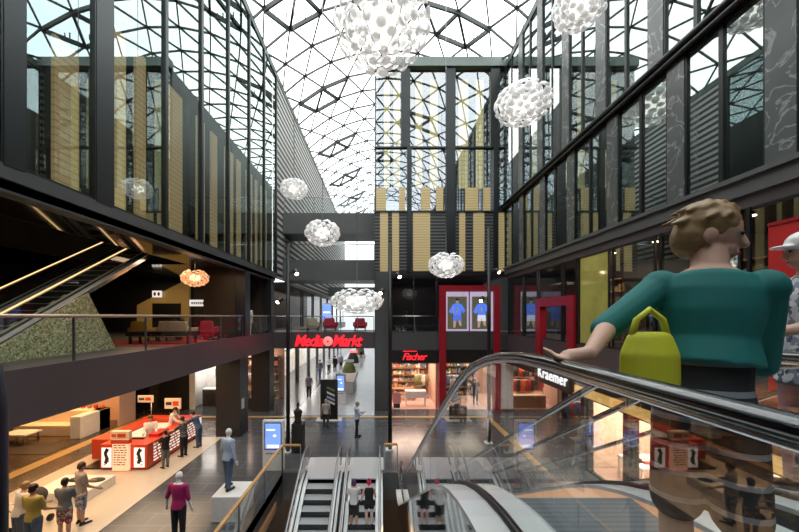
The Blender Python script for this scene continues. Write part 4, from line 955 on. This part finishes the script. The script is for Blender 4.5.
MB().tube([(-.22,-.2,.5),(-.22,-.62,1.0),(.22,-.62,1.0),(.22,-.2,.5)],.014,6).build('handle','steel',st)
for x in (-.22,.22):
    for y in (-.32,.36): MB().tube([(x-.03,y,.1),(x+.03,y,.1)],.1,12).build('wheel','black',st)
# totems
def totem(label, px, pyb, w, h, d=None, sy0=.42):
    d = F*H/(pyb-CY) if d is None else d; R = root('digital_totem', label, 'totem', (X_(px,d), d, 0))
    B(-w/2,w/2,0,.18,0,h).build('case','white',R,.02); s_ = B(-w*.40,w*.40,-.008,0,h*.42,h*.96).build('bezel','black',R)
    B(-w*.36,w*.36,-.014,-.008,h*.44,h*.94).build('screen','screen',s_); q = MB(); q.box(-w*.30,w*.1,-.018,-.014,h*.80,h*.83); q.box(-w*.28,w*.28,-.018,-.014,h*.46,h*.52); q.ell((w*.08,-.016,h*.70),(w*.08,.003,h*.025)); q.build('screen_content','screenl',s_)
    m_ = MB()
    for i in range(6): m_.box(-w*.34+i*w*.11,-w*.34+i*w*.11+w*.07,-.006,0,h*.33,h*.355)
    m_.build('base_print','fascia',R)
totem('white digital information totem with blue screen at the escalator void corner', 273, 471, .80, 1.90)
totem('smaller blue screen totem farther along the corridor, behind the black striped one', 340.5, 404, .66, 2.0)
tt = root('advert_totem', 'tall black advertising totem with slanted coloured stripes in the corridor', 'totem', (X_(329,19.3),19.3,0))
B(-.48,.48,0,.16,.04,2.26).build('panel','black',tt); B(-.7,.7,-.25,.4,0,.04).build('base','white',tt)
for z, m_ in ((1.72,'cloth_g'),(1.45,'shirt_w'),(1.20,'shirt_bl'),(.98,'shirt_w')):
    MB().prism([(-.12,z+.06),(.32,z-.14),(.32,z-.02),(-.12,z+.18)],'y',-.012,0).build('stripe',m_,tt)
pb = root('plinth', 'black square plinth beside the left light mast', 'plinth', (X_(298,14.9),14.9,0)); B(-.22,.25,-.26,.26,0,1.22).build('block','black',pb,.01)
bu = root('bust', 'black torso bust standing on the black plinth', 'bust', (X_(298,14.9),14.9,1.225))
m_ = MB(); m_.loft([(0,0,0,.16,.12),(0,0,.25,.14,.11),(0,0,.48,.20,.12),(0,0,.56,.15,.09),(0,0,.6,.06,.06)],14); m_.cap((0,0,.58),.05,(0,0,.68),.045); m_.ell((0,0.01,.78),(.075,.09,.11)); part_mesh('torso', bake(m_,.02,1), 'black', bu)

# ------------------------------------------------------------------ shops and furniture
def garment(kind):
    m_ = MB(); w = .2
    m_.loft([(0,0,-.72,.19,.07),(0,0,-.3,.17,.06),(0,0,-.06,.19,.06),(0,0,0,.06,.04)],12)
    for s_ in (-1,1): m_.cap((s_*.15,0,-.06),.05,(s_*.24,0,-.42),.04,8)
    me = m_.mesh('garment'); me.materials.append(M[kind]); return me
GM = {c: garment(c) for c in ('cloth_o','cloth_k','cloth_r','cloth_b','cloth_w','cloth_g')}
def garments(x0, x1, y, z, n, cols, label, group, rz=0, dy=0):
    """n hanging clothes in a row"""
    rr = random.Random(n+len(label))
    me = {c: GM[c] for c in cols}
    for i in range(n):
        t = (i+.5)/n; R = bpy.data.objects.new('garment', me[rr.choice(cols)]); COL.objects.link(R)
        R.location = (x0+(x1-x0)*t, y+dy*t, z+rr.uniform(-.03,.03)); R.rotation_euler = (0,0,rz+rr.uniform(-.5,.5))
        tag(R, label, 'garment', group)
def clothes_rack(label, x0, x1, y, h, cols, glabel, ggroup, n):
    R = root('clothes_rack', label, 'clothes rack', ((x0+x1)/2, y, .03)); w = (x1-x0)/2
    MB().tube([(-w,0,h),(w,0,h)],.02,8).build('bar','steel',R)
    for s_ in (-1,1): MB().tube([(s_*w,0,0),(s_*w,0,h)],.02,8).build('leg','steel',R); MB().tube([(s_*w,-.25,.03),(s_*w,.25,.03)],.025,8).build('foot','steel',R)
    garments(x0+.1, x1-.1, y, h+.0, n, cols, glabel, ggroup)
def shop_table(label, x, y, w, d, h, m='white', cloth=False, z0=.03):
    R = root('display_table', label, 'table', (x,y,z0))
    B(-w/2,w/2,-d/2,d/2,h-.05,h).build('table_top',m,R)
    for a in (-1,1):
        for b in (-1,1): B(a*(w/2-.05)-.03,a*(w/2-.05)+.03,b*(d/2-.05)-.03,b*(d/2-.05)+.03,0,h-.05).build('leg',m,R)
    if cloth: B(-w/2-.01,w/2+.01,-d/2-.015,-d/2,h-.42,h+.005).build('cloth_front',m,R)
    return R
def shelf_unit(label, x0, x1, y0, y1, h, n, axis='y', m='shopwood', gm='goods', z0=.03):
    """shelving that faces -Y (axis y) or -X (axis x)"""
    R = root('shelf_unit', label, 'shelves', ((x0+x1)/2,(y0+y1)/2,z0)); w = (x1-x0)/2; d = (y1-y0)/2
    B(-w,w,d-.04,d,0,h).build('back_panel',m,R) if axis == 'y' else B(w-.04,w,-d,d,0,h).build('back_panel',m,R)
    for k in range(n+1): B(-w,w,-d,d,h*k/n-.03 if k else 0,h*k/n+(.03 if not k else 0)).build('shelf',m,R)
    rr = random.Random(int(x0*10)+n); g = MB(); L = (2*w if axis == 'y' else 2*d)
    for k in range(n):
        t = .05
        while t < L-.25:
            a = rr.uniform(.12,.3); b = rr.uniform(.4,.85)*h/n
            if axis == 'y': g.box(-w+t,-w+t+a,-d*.6,d*.7,h*k/n+.031,h*k/n+b)
            else: g.box(-w*.6,w*.7,-d+t,-d+t+a,h*k/n+.031,h*k/n+b)
            t += a+rr.uniform(.01,.08)
    o = g.build('packed_goods', gm, R); o['kind'] = 'stuff'
    return R
# shop under the red script sign
shelf_unit('tall wooden shelves on the back wall of the pink lit shop', .6, 3.3, 25.2, 25.8, 2.5, 5)
shop_table('white clothed table in the pink lit shop window', 2.25, 22.5, 1.35, .6, .95, 'white', True)
shop_table('pale wooden table deeper inside the pink lit shop', 1.5, 24.0, 1.6, .8, .8, 'shopwood')
fs = root('floor_stand', 'small pink floor sign standing behind the left edge of the shop window', 'sign', (1.0,21.9,.03)); B(-.25,.25,-.02,.02,.25,.95).build('board',mat('pale_pink',(.8,.35,.4),.5),fs); B(-.2,.2,-.12,.12,0,.25).build('foot','black',fs)
clothes_rack('clothes rack on the right side of the pink lit shop', 2.4, 3.3, 24.2, 1.7, ('cloth_k','cloth_g','cloth_w'), 'garment on the rack in the pink lit shop', 'clothes in the pink lit shop', 7)
for (px, py, n_) in ((398,370,1),(415,368,2),(430,368,3)):
    R = root('ceiling_lamp', ('warm ceiling lamp in the pink lit shop at its left','warm ceiling lamp in the pink lit shop at its middle','warm ceiling lamp in the pink lit shop at its right')[n_-1], 'lamp', (X_(px,23.5),23.5,2.96)); MB().cyl(0,0,-.04,0,.14,14).build('housing','white',R); MB().cyl(0,0,-.055,-.04,.12,14).build('diffuser','warm',R)
# window bay between the red posts
shelf_unit('dark shelves of goods behind the display glass between the red posts', 4.2, 6.9, 25.2, 25.8, 2.6, 5, gm='goods', m='darkb')
clothes_rack('clothes rack with olive and white clothes between the red posts', 4.1, 5.9, 23.6, 1.75, ('cloth_g','cloth_w','cloth_k','cloth_b'), 'garment on the rack between the red posts', 'clothes between the red posts', 11)
bn = root('bench', 'dark bench in front of the display glass', 'bench', (X_(457,20.6),20.4,.02)); B(-.5,.5,-.2,.2,.38,.46).build('seat','black',bn)
for x in (-.42,.42): B(x-.04,x+.04,-.18,.18,0,.38).build('leg','black',bn)
# shop right of the white pier
clothes_rack('upper rack of orange and grey clothes right of the white pier', 8.1, 10.8, 23.0, 2.55, ('cloth_o','cloth_k','cloth_w','cloth_b'), 'garment on the upper rack right of the white pier', 'clothes on the upper rack', 15)
clothes_rack('lower rack with orange and dark clothes right of the white pier', 8.1, 10.6, 22.62, 1.62, ('cloth_o','cloth_k','cloth_k','cloth_r'), 'garment on the lower rack right of the white pier', 'clothes on the lower rack', 12)
ct = root('shop_counter', 'dark low counter with a pale edge below the orange clothes', 'counter', (9.2,22.0,.03)); B(-1.3,1.2,-.25,.2,0,.74).build('body','shopwood',ct); B(-1.32,1.22,-.27,.22,.74,.79).build('top','cream',ct)
shelf_unit('wooden shelves at the back of the shop right of the white pier', 8.0, 10.9, 25.2, 25.8, 2.6, 4)
# ground shops along the right wall
shelf_unit('long wall shelves in the peach lit shop behind the glass at right', 10.9, 11.5, 8.6, 13.0, 2.3, 5, 'x', 'cream')
shop_table('white display table nearest the first pier in the peach lit shop', 9.3, 11.9, 1.5, 1.2, .8, 'white'); shop_table('white display table deeper along the peach lit shop', 9.2, 9.7, 1.5, 1.3, .8, 'white')
rr = random.Random(2)
for y in (11.9, 9.7):
    for i in range(6):
        o = B(-.1,.1,-.07,.07,0,rr.uniform(.05,.14)).build('display_item', rr.choice(['ink','cloth_w','cloth_r','shopwood']), None, .005)
        o.location = (8.8+.2*i+rr.uniform(-.03,.03), y+rr.uniform(-.4,.4), .832); tag(o, ('small item on the display table nearest the first pier' if y > 11 else 'small item on the display table deeper in the peach lit shop'), 'item', 'items on the near-pier table' if y > 11 else 'items on the deeper table')
clothes_rack('dark clothes rack inside the right hand shop entrance', 8.6, 10.6, 16.5, 1.7, ('cloth_k','cloth_b','cloth_r'), 'garment on the rack inside the right hand entrance', 'clothes at the right hand entrance', 9)
# gallery shops on the right: two lit posts of stock behind the panes
shelf_unit('lit stock shelves behind the gallery window above the small portal', 9.6, 10.6, 13.8, 16.8, 2.6, 5, 'x', 'cream', z0=4.76)
shelf_unit('dim stock shelves behind the gallery windows right of the lime panel', 9.8, 10.6, 7.6, 11.2, 2.6, 5, 'x', 'shopwood', z0=4.76)
for i, y in enumerate((12.6, 10.7, 9.9, 8.8, 7.9)):
    R = root('downlight', 'warm downlight behind the right gallery windows, number %s from the lime panel' % ('one','two','three','four','five')[i], 'lamp', (8.5,y,8.19)); MB().cyl(0,0,-.05,0,.09,12).build('ring','black',R); MB().cyl(0,0,-.07,-.05,.075,12).build('lens','spot',R)
for o, t in zip([o for o in bpy.data.objects if o.name.startswith('downlight')], ('behind the lime glass panel','just right of the lime glass panel','second to the right of the lime glass panel','over the teenager\'s shoulder','nearest the red panel')): o['label'] = 'warm downlight in the right gallery, '+t

# left ground shops
lw_ = None
struct('wall_ground_back', MB().box(-20,-12.0,21.6,21.8,0,ZS).box(-8.0,-7.6,21.9,22.1,0,ZS), 'dark')
for n_, (px0, px1, py0, d) in enumerate(((103,118,0,21.5),(150,158,0,21.5))):
    tn += 1; struct('trim_%d' % (tn+400), B(X_(px0,d)-.0, X_(px1,d), 21.45, 21.6, 0, ZS), 'brownp')
# white room with a framed picture
struct('wall_white_room', MB().box(-11.9,-10.25,23.6,23.7,0,ZS).box(-12.0,-11.9,21.6,23.7,0,ZS).box(-10.25,-10.2,21.6,23.7,0,ZS).box(-11.9,-11.6,21.5,21.6,0,ZS), 'white')
pc = root('picture_board', 'dark framed picture board on the white shop wall', 'picture', (-10.85,23.58,1.95)); B(-.45,.45,-.03,.0,-.28,.28).build('frame','black',pc); B(-.38,.38,-.04,-.03,-.2,.2).build('print','fascia',pc)
ct = root('shop_counter', 'brown counter with white top in the small white shop', 'counter', (-10.95,22.6,0)); B(-.6,.55,-.3,.3,0,1.05).build('body','darkb',ct); B(-.62,.57,-.32,.32,1.05,1.12).build('top','white',ct)
# warm lit clothes shop between the pillars
struct('wall_clothes_shop', MB().box(-9.9,-6.9,24.6,24.7,0,ZS).box(-10.0,-9.9,21.6,24.7,0,ZS), 'shopwall')
struct('trim_500', B(-9.9,-7.4,21.75,21.85,0,.62), 'ink')
wn += 1; w = struct('window_%d' % wn, MB().box(-9.9,-9.82,21.72,21.84,.62,3.7).box(-7.95,-7.87,21.72,21.84,.62,3.7).box(-9.9,-7.87,21.72,21.84,3.1,3.2), 'frame'); MB().quad((-9.82,21.78,.62),(-7.95,21.78,.62),(-7.95,21.78,3.1),(-9.82,21.78,3.1)).build('pane','shopg',w)
clothes_rack('clothes rack with white and orange garments in the shop window between the pillars', -9.7, -8.0, 22.7, 2.0, ('cloth_w','cloth_o','cloth_w','cloth_k'), 'garment in the warm shop window between the pillars', 'clothes between the pillars', 11)
shelf_unit('lit wall shelves in the warm shop between the pillars', -9.8, -7.2, 24.0, 24.5, 3.0, 5, m='cream')
# white lounge shop at far left
sf = root('display_bench', 'long white built in bench display in the amber lit shop at left', 'bench display', (-15.9,17.2,.012))
B(-1.9,1.7,.2,.9,0,1.05).build('back','cream',sf,.02); B(-1.9,1.2,-.5,.2,0,.5).build('seat','cream',sf,.02); B(1.2,1.7,-.9,.9,0,1.05).build('end_panel','white',sf,.02)
for i in range(7):
    o = MB().loft([(0,0,0,.1,.07),(0,0,.12,.11,.08),(0,0,.2,.05,.04)],10).build('handbag', ('cloth_o','shopwood','cloth_r')[i%3], None); o.location = (-16.4+i*.33, 17.85, 1.064); tag(o, 'small brown handbag on the back ledge of the white bench display', 'handbag', 'handbags on the bench ledge')
struct('wall_lounge_shop', MB().box(-19.9,-13.9,19.3,19.4,0,ZS).box(-13.9,-13.8,18.2,19.4,0,ZS), 'shopwall')
rg = root('rug', 'dark rug on the amber lit floor before the white bench', 'rug', (-15.3,15.2,.012)); B(-1.4,1.3,-.7,.6,0,.015).build('mat','darkb',rg)
lt = root('coffee_table', 'low white table at the far left edge before the bench', 'table', (-16.6,15.9,.012)); B(-.6,.6,-.4,.4,.40,.46).build('table_top','white',lt)
for a in (-.5,.5):
    for b in (-.32,.32): B(a-.03,a+.03,b-.03,b+.03,0,.40).build('leg','steel',lt)

# gallery lounge on the left
struct('wall_gallery_back', MB().box(-20,-8.6,21.5,21.7,Z1,Z2+2.8), 'dark'); struct('ceiling_upper_left', B(-20,-8.5,-10,21.7,Z2+2.7,Z2+2.8), 'dark'); struct('wall_stairwell', MB().box(-8.55,-8.5,7.5,15.2,Z2,Z2+2.8), 'dark')
struct('wall_niche', MB().prism([(-15,Z1),(-15,6.5),(-12.1,8.0),(-11.8,8.0),(-11.8,Z1)],'y',21.2,21.4), mat('niche_painted_glow',(.42,.28,.08),.6,em=(.8,.5,.15),es=.05))  # gold light in the niche is put into the wall's colour and glow
struct('door_1', B(-14.0,-12.3,21.12,21.2,Z1,6.6), 'black')
sgn = root('pictogram_sign', 'small lit pictogram sign with two round symbols over the dark doorway', 'sign', (X_(157,21),21.0,Z_(294,21))); B(-.28,.28,-.02,.05,-.2,.2).build('panel','dimsign',sgn); q = MB(); q.ell((-.12,-.03,0),(.08,.012,.12)); q.ell((.12,-.03,0),(.08,.012,.12)); q.build('symbol','shirt_ma',sgn)
sl = root('light_sign', 'long white lit shop strip at the back of the gallery', 'light box', (X_(202,20.5),20.5,Z_(303,20.5))); B(-.72,.72,-.05,.1,-.19,.19).build('panel','dimsign',sl); q = MB()
for i in range(9): q.box(-.6+i*.13,-.52+i*.13,-.056,-.05,-.08,.06)
q.build('print','fascia',sl)
struct('floor_carpet', B(-12.5,-7.0,12.2,15.4,Z1,Z1+.012), 'carpet')
bc = root('bench', 'long low black upholstered bench on the red carpet', 'bench', (-8.45,13.4,Z1+.012)); B(-1.25,1.25,-.35,.35,.3,.48).build('seat','blackg',bc,.03)
for x in (-1.1,1.1):
    for y in (-.28,.28): B(x-.03,x+.03,y-.03,y+.03,0,.3).build('leg','black',bc)
def tub(label, x, y, w, m, z=Z1+.012):
    R = root('armchair', label, 'armchair', (x,y,z)); B(-w/2,w/2,-.32,.3,.16,.42).build('seat',m,R,.04)
    MB().prism([(-w/2,.3),(w/2,.3),(w/2-.1,.85),(-w/2+.1,.85)],'y',.18,.34).build('backrest',m,R,.04)
    for s_ in (-1,1): B(s_*w/2-.07,s_*w/2+.07,-.32,.3,.3,.58).build('armrest',m,R,.03)
    for a in (-1,1):
        for b in (-1,1): B(a*(w/2-.06)-.025,a*(w/2-.06)+.025,b*.26-.025,b*.26+.025,0,.16).build('leg','black',R)
    R.rotation_euler = (0,0,PI)
    return R
tub('yellow upholstered armchair behind the black bench', -10.1, 14.7, .85, 'chy'); tub('wide beige upholstered settee behind the black bench', -8.75, 14.8, 1.35, 'chb')
tub('small crimson armchair at the right end of the lounge', -7.75, 15.6, .7, 'chr_')
tub('small crimson armchair on the bridge behind the railing', -3.4, 23.2, .8, 'chr_', Z1+.09); tub('pale armchair on the bridge beside the crimson one', -4.6, 23.3, .8, 'chb', Z1+.09); tub('crimson armchair at the right end of the bridge', -1.4, 23.2, .8, 'chr_', Z1+.09)
totem2 = root('digital_totem', 'upright blue screen totem on the bridge behind the railing', 'totem', (X_(327,24.3),24.2,Z1+.085)); B(-.33,.33,0,.14,0,1.9).build('case','white',totem2); B(-.29,.29,-.01,0,.75,1.85).build('screen','screen',totem2); B(-.25,.25,-.014,-.01,1.2,1.3).build('screen_content','screenl',totem2)
pf = root('potted_plant', 'dark leafy potted plant behind the lounge seats', 'plant', (-9.6,16.4,Z1)); MB().loft([(0,0,0,.16,.16),(0,0,.42,.22,.22)],14).build('pot','black',pf); q = MB()
for i in range(34):
    a = rr.uniform(0,2*PI); L = rr.uniform(.35,.7); t = rr.uniform(.3,1.1); q.tube([(0,0,.42),(math.cos(a)*L*.5*math.cos(t),math.sin(a)*L*.5*math.cos(t),.5+L*.8*math.sin(t)),(math.cos(a)*L*math.cos(t),math.sin(a)*L*math.cos(t),.45+L*math.sin(t))],[.012,.04,.004],5)
q.build('foliage', mat('leaf_green',(.05,.12,.03),.6), pf)

# the far corridor
cw = mat('shop_painted_glow', (.7,.68,.64), .5, em=(1,.82,.62), es=.34, var=.85, scale=1.6)  # blotchy glow painted on a back wall in place of lit interiors
for i in range(8):
    y = 26+i*4.8; tn += 1
    struct('trim_%d' % (tn+400), B(-7.6,-7.38,y-.35,y+.35,0,ZS), 'brownp' if i % 2 else 'pillar')
    wn += 1; w = struct('window_%d' % wn, MB().box(-7.5,-7.4,y+.35,y+.45,0,3.2).box(-7.5,-7.4,y+4.35,y+4.45,0,3.2).box(-7.5,-7.4,y+.35,y+4.45,3.1,3.2), 'frame')
    MB().quad((-7.45,y+.45,0.02),(-7.45,y+4.35,.02),(-7.45,y+4.35,3.1),(-7.45,y+.45,3.1)).build('pane','shopg',w)
    wn += 1; w = struct('window_%d' % wn, MB().box(-7.1,-7.0,y+.35,y+.45,Z1+.1,8.0).box(-7.1,-7.0,y+4.35,y+4.45,Z1+.1,8.0), 'frame')
    MB().quad((-7.05,y+.45,Z1+.1),(-7.05,y+4.35,Z1+.1),(-7.05,y+4.35,8),(-7.05,y+.45,8)).build('pane','shopg',w)
struct('wall_corridor_shops', MB().box(-9.5,-9.4,24.8,64,0,ZS), cw)
struct('wall_corridor_upper', MB().box(-9.2,-9.1,25,64,Z1,8.1), 'darkb')
struct('floor_corridor_gallery', MB().box(-12,-6.6,25,64,ZS,Z1), 'slab'); struct('ceiling_corridor', MB().box(-12,-6.7,25,64,8.1,8.3), 'fascia')
hs = root('hanging_sign', 'black hanging direction sign with white symbols below the red shop sign', 'sign', (X_(327,30),30,3.3)); B(-1.1,1.0,-.04,.04,-.3,.1).build('board','black',hs)
q = MB()
for i, x in enumerate((-.9,-.45,0,.4,.75)): q.box(x-.07,x+.07,-.05,-.04,-.2,0)
q.build('symbols','white',hs)
for x in (-.9,.8): MB().tube([(x,0,.1),(x,0,.52)],.012,6).build('hanger','steel',hs)
for i, (px, py, w, h, m, lab) in enumerate(((349,376,1.6,1.0,'cloth_g','dark green display stand in the corridor nearest the blue totem'), (353,366,1.7,1.2,'cloth_k','dark display stand in the middle of the corridor'), (360,357,1.6,1.5,'shopwood','tall brown display stand far down the corridor'))):
    x, d, _ = feet(px, py); R = root('display_stand', lab, 'display stand', (x,d,0)); B(-w/2,w/2,-.5,.5,0,.35).build('base','white',R,.02)
    MB().loft([(0,0,.35,w*.42,.4),(0,0,.35+h*.5,w*.36,.36),(0,0,.35+h,w*.2,.2)],14).build('stock',m,R); B(-w*.3,w*.3,-.04,.04,.35+h,.6+h).build('header','pinksign' if i == 1 else 'white',R)
ip = root('kiosk_counter', 'long low white counter island in the corridor behind the blue totem', 'counter', feet(347,392)); B(-.55,.5,-.6,3.2,0,.85).build('body','white',ip,.02); B(-.6,.55,-.65,3.25,.85,.9).build('top','cream',ip)
# blue black barrier post close by on the left
bp = root('barrier_post', 'dark out of focus post at the left edge, close by', 'post', (-1.225,1.02,4.2)); MB().loft([(0,0,.5,.10,.07),(0,0,1.35,.10,.07),(0,0,1.48,.085,.06),(0,0,1.53,.03,.02)],18).build('shaft', mat('midnight_blue',(.008,.012,.03),.5), bp); MB().box(-.15,.15,-.12,.12,.48,.52).build('foot','black',bp)
bpf = struct('trim_510', B(-1.6,-.9,.6,1.4,4.2,4.70), 'slab')

# ------------------------------------------------------------------ light
def area(x, y, z, sx, sy, power, col, rot=(0,0,0)):
    l = bpy.data.lights.new('area', 'AREA'); l.shape = 'RECTANGLE'; l.size = sx; l.size_y = sy; l.energy = power; l.color = col
    o = bpy.data.objects.new('area_light', l); o.location = (x,y,z); o.rotation_euler = rot; COL.objects.link(o); return o
WARM = (1,.70,.42); PEACH = (1,.74,.58)
area(-10, 14.5, 3.7, 4, 6, 190, WARM); area(-9.2, 9, 3.7, 3, 4, 110, WARM); area(-16, 17, 3.7, 4, 3, 200, (1,.52,.2)); area(-15, 10, 3.7, 1, 5, 30, (1,.5,.2))
area(-11, 22.6, 3.7, 1.4, 1.6, 45, (1,.9,.8)); area(-8.8, 23.1, 3.7, 2, 2, 70, PEACH)
area(1.9, 23.6, 2.9, 2.4, 3, 120, PEACH); area(5.4, 23.6, 2.9, 2.6, 3, 75, (1,.85,.65)); area(9.3, 23.4, 2.9, 2.6, 2.6, 110, PEACH)
area(9.5, 10.8, 2.9, 2.6, 4, 260, (1,.78,.6)); area(9.5, 6, 2.9, 2.6, 3, 60, (1,.7,.5)); area(9.3, 17, 2.9, 2, 3, 45, PEACH)
area(9.2, 15.3, 8.1, 1.5, 2.8, 60, (1,.7,.5)); area(9.2, 9.5, 8.1, 1.5, 3.5, 25, (1,.7,.45)); area(-.0+2, 24, 8.1, 2.5, 2, 12, (1,.8,.6))
area(-13, 18.5, 8.0, 2, 2, 40, (1,.66,.3)); area(-8.0, 14, 8.0, .8, 3, 22, WARM); area(-7.6, 7.5, 8.0, 1.2, 6, 40, (1,.85,.65))
area(-8.3, 44, 3.7, 1.2, 36, 900, (1,.92,.84)); area(-8, 44, 8.0, 1.5, 36, 160, (1,.8,.62))
area(-3.5, 10.5, -.6, .6, 3, 20, (1,.5,.2), (0,0,0)); area(.3, 10.5, -.8, .5, 3, 14, (1,.5,.2))
sun = bpy.data.lights.new('sun','SUN'); sun.energy = .0
W = bpy.data.worlds.new('World'); SC.world = W; W.use_nodes = True
nt = W.node_tree; nt.nodes.clear(); wo = nt.nodes.new('ShaderNodeOutputWorld'); bg = nt.nodes.new('ShaderNodeBackground')
tc = nt.nodes.new('ShaderNodeTexCoord'); nz = nt.nodes.new('ShaderNodeTexNoise'); nz.inputs['Scale'].default_value = 2.2; nz.inputs['Detail'].default_value = 5
rp = nt.nodes.new('ShaderNodeValToRGB'); rp.color_ramp.elements[0].position = .35; rp.color_ramp.elements[0].color = (.80,.90,1.0,1); rp.color_ramp.elements[1].position = .6; rp.color_ramp.elements[1].color = (1,.985,.95,1)
nt.links.new(tc.outputs['Generated'], nz.inputs[0]); nt.links.new(nz.outputs['Fac'], rp.inputs[0]); nt.links.new(rp.outputs[0], bg.inputs[0])
bg.inputs['Strength'].default_value = 2.7; nt.links.new(bg.outputs[0], wo.inputs[0])

# ------------------------------------------------------------------ camera and colour
cam = bpy.data.cameras.new('camera'); co = bpy.data.objects.new('camera', cam); COL.objects.link(co)
co.location = (0,0,H); co.rotation_euler = (PI/2,0,0)
cam.sensor_fit = 'HORIZONTAL'; cam.sensor_width = 36; cam.lens = F/799*36
cam.shift_x = (399.5-CX)/799; cam.shift_y = (CY-266)/799; cam.clip_start = .02; cam.clip_end = 300
SC.camera = co
SC.view_settings.view_transform = 'Standard'; SC.view_settings.look = 'None'; SC.view_settings.exposure = 0.65; SC.view_settings.gamma = 1.0
try:
    SC.cycles.use_denoising = True
    SC.cycles.max_bounces = 10; SC.cycles.transparent_max_bounces = 24; SC.cycles.glossy_bounces = 5; SC.cycles.diffuse_bounces = 4
    SC.cycles.sample_clamp_indirect = 6.0; SC.cycles.caustics_reflective = False
except Exception: pass
for o in [o for o in bpy.data.objects if o.type == 'MESH' and len(o.data.polygons) == 0 and not o.children]: bpy.data.objects.remove(o)
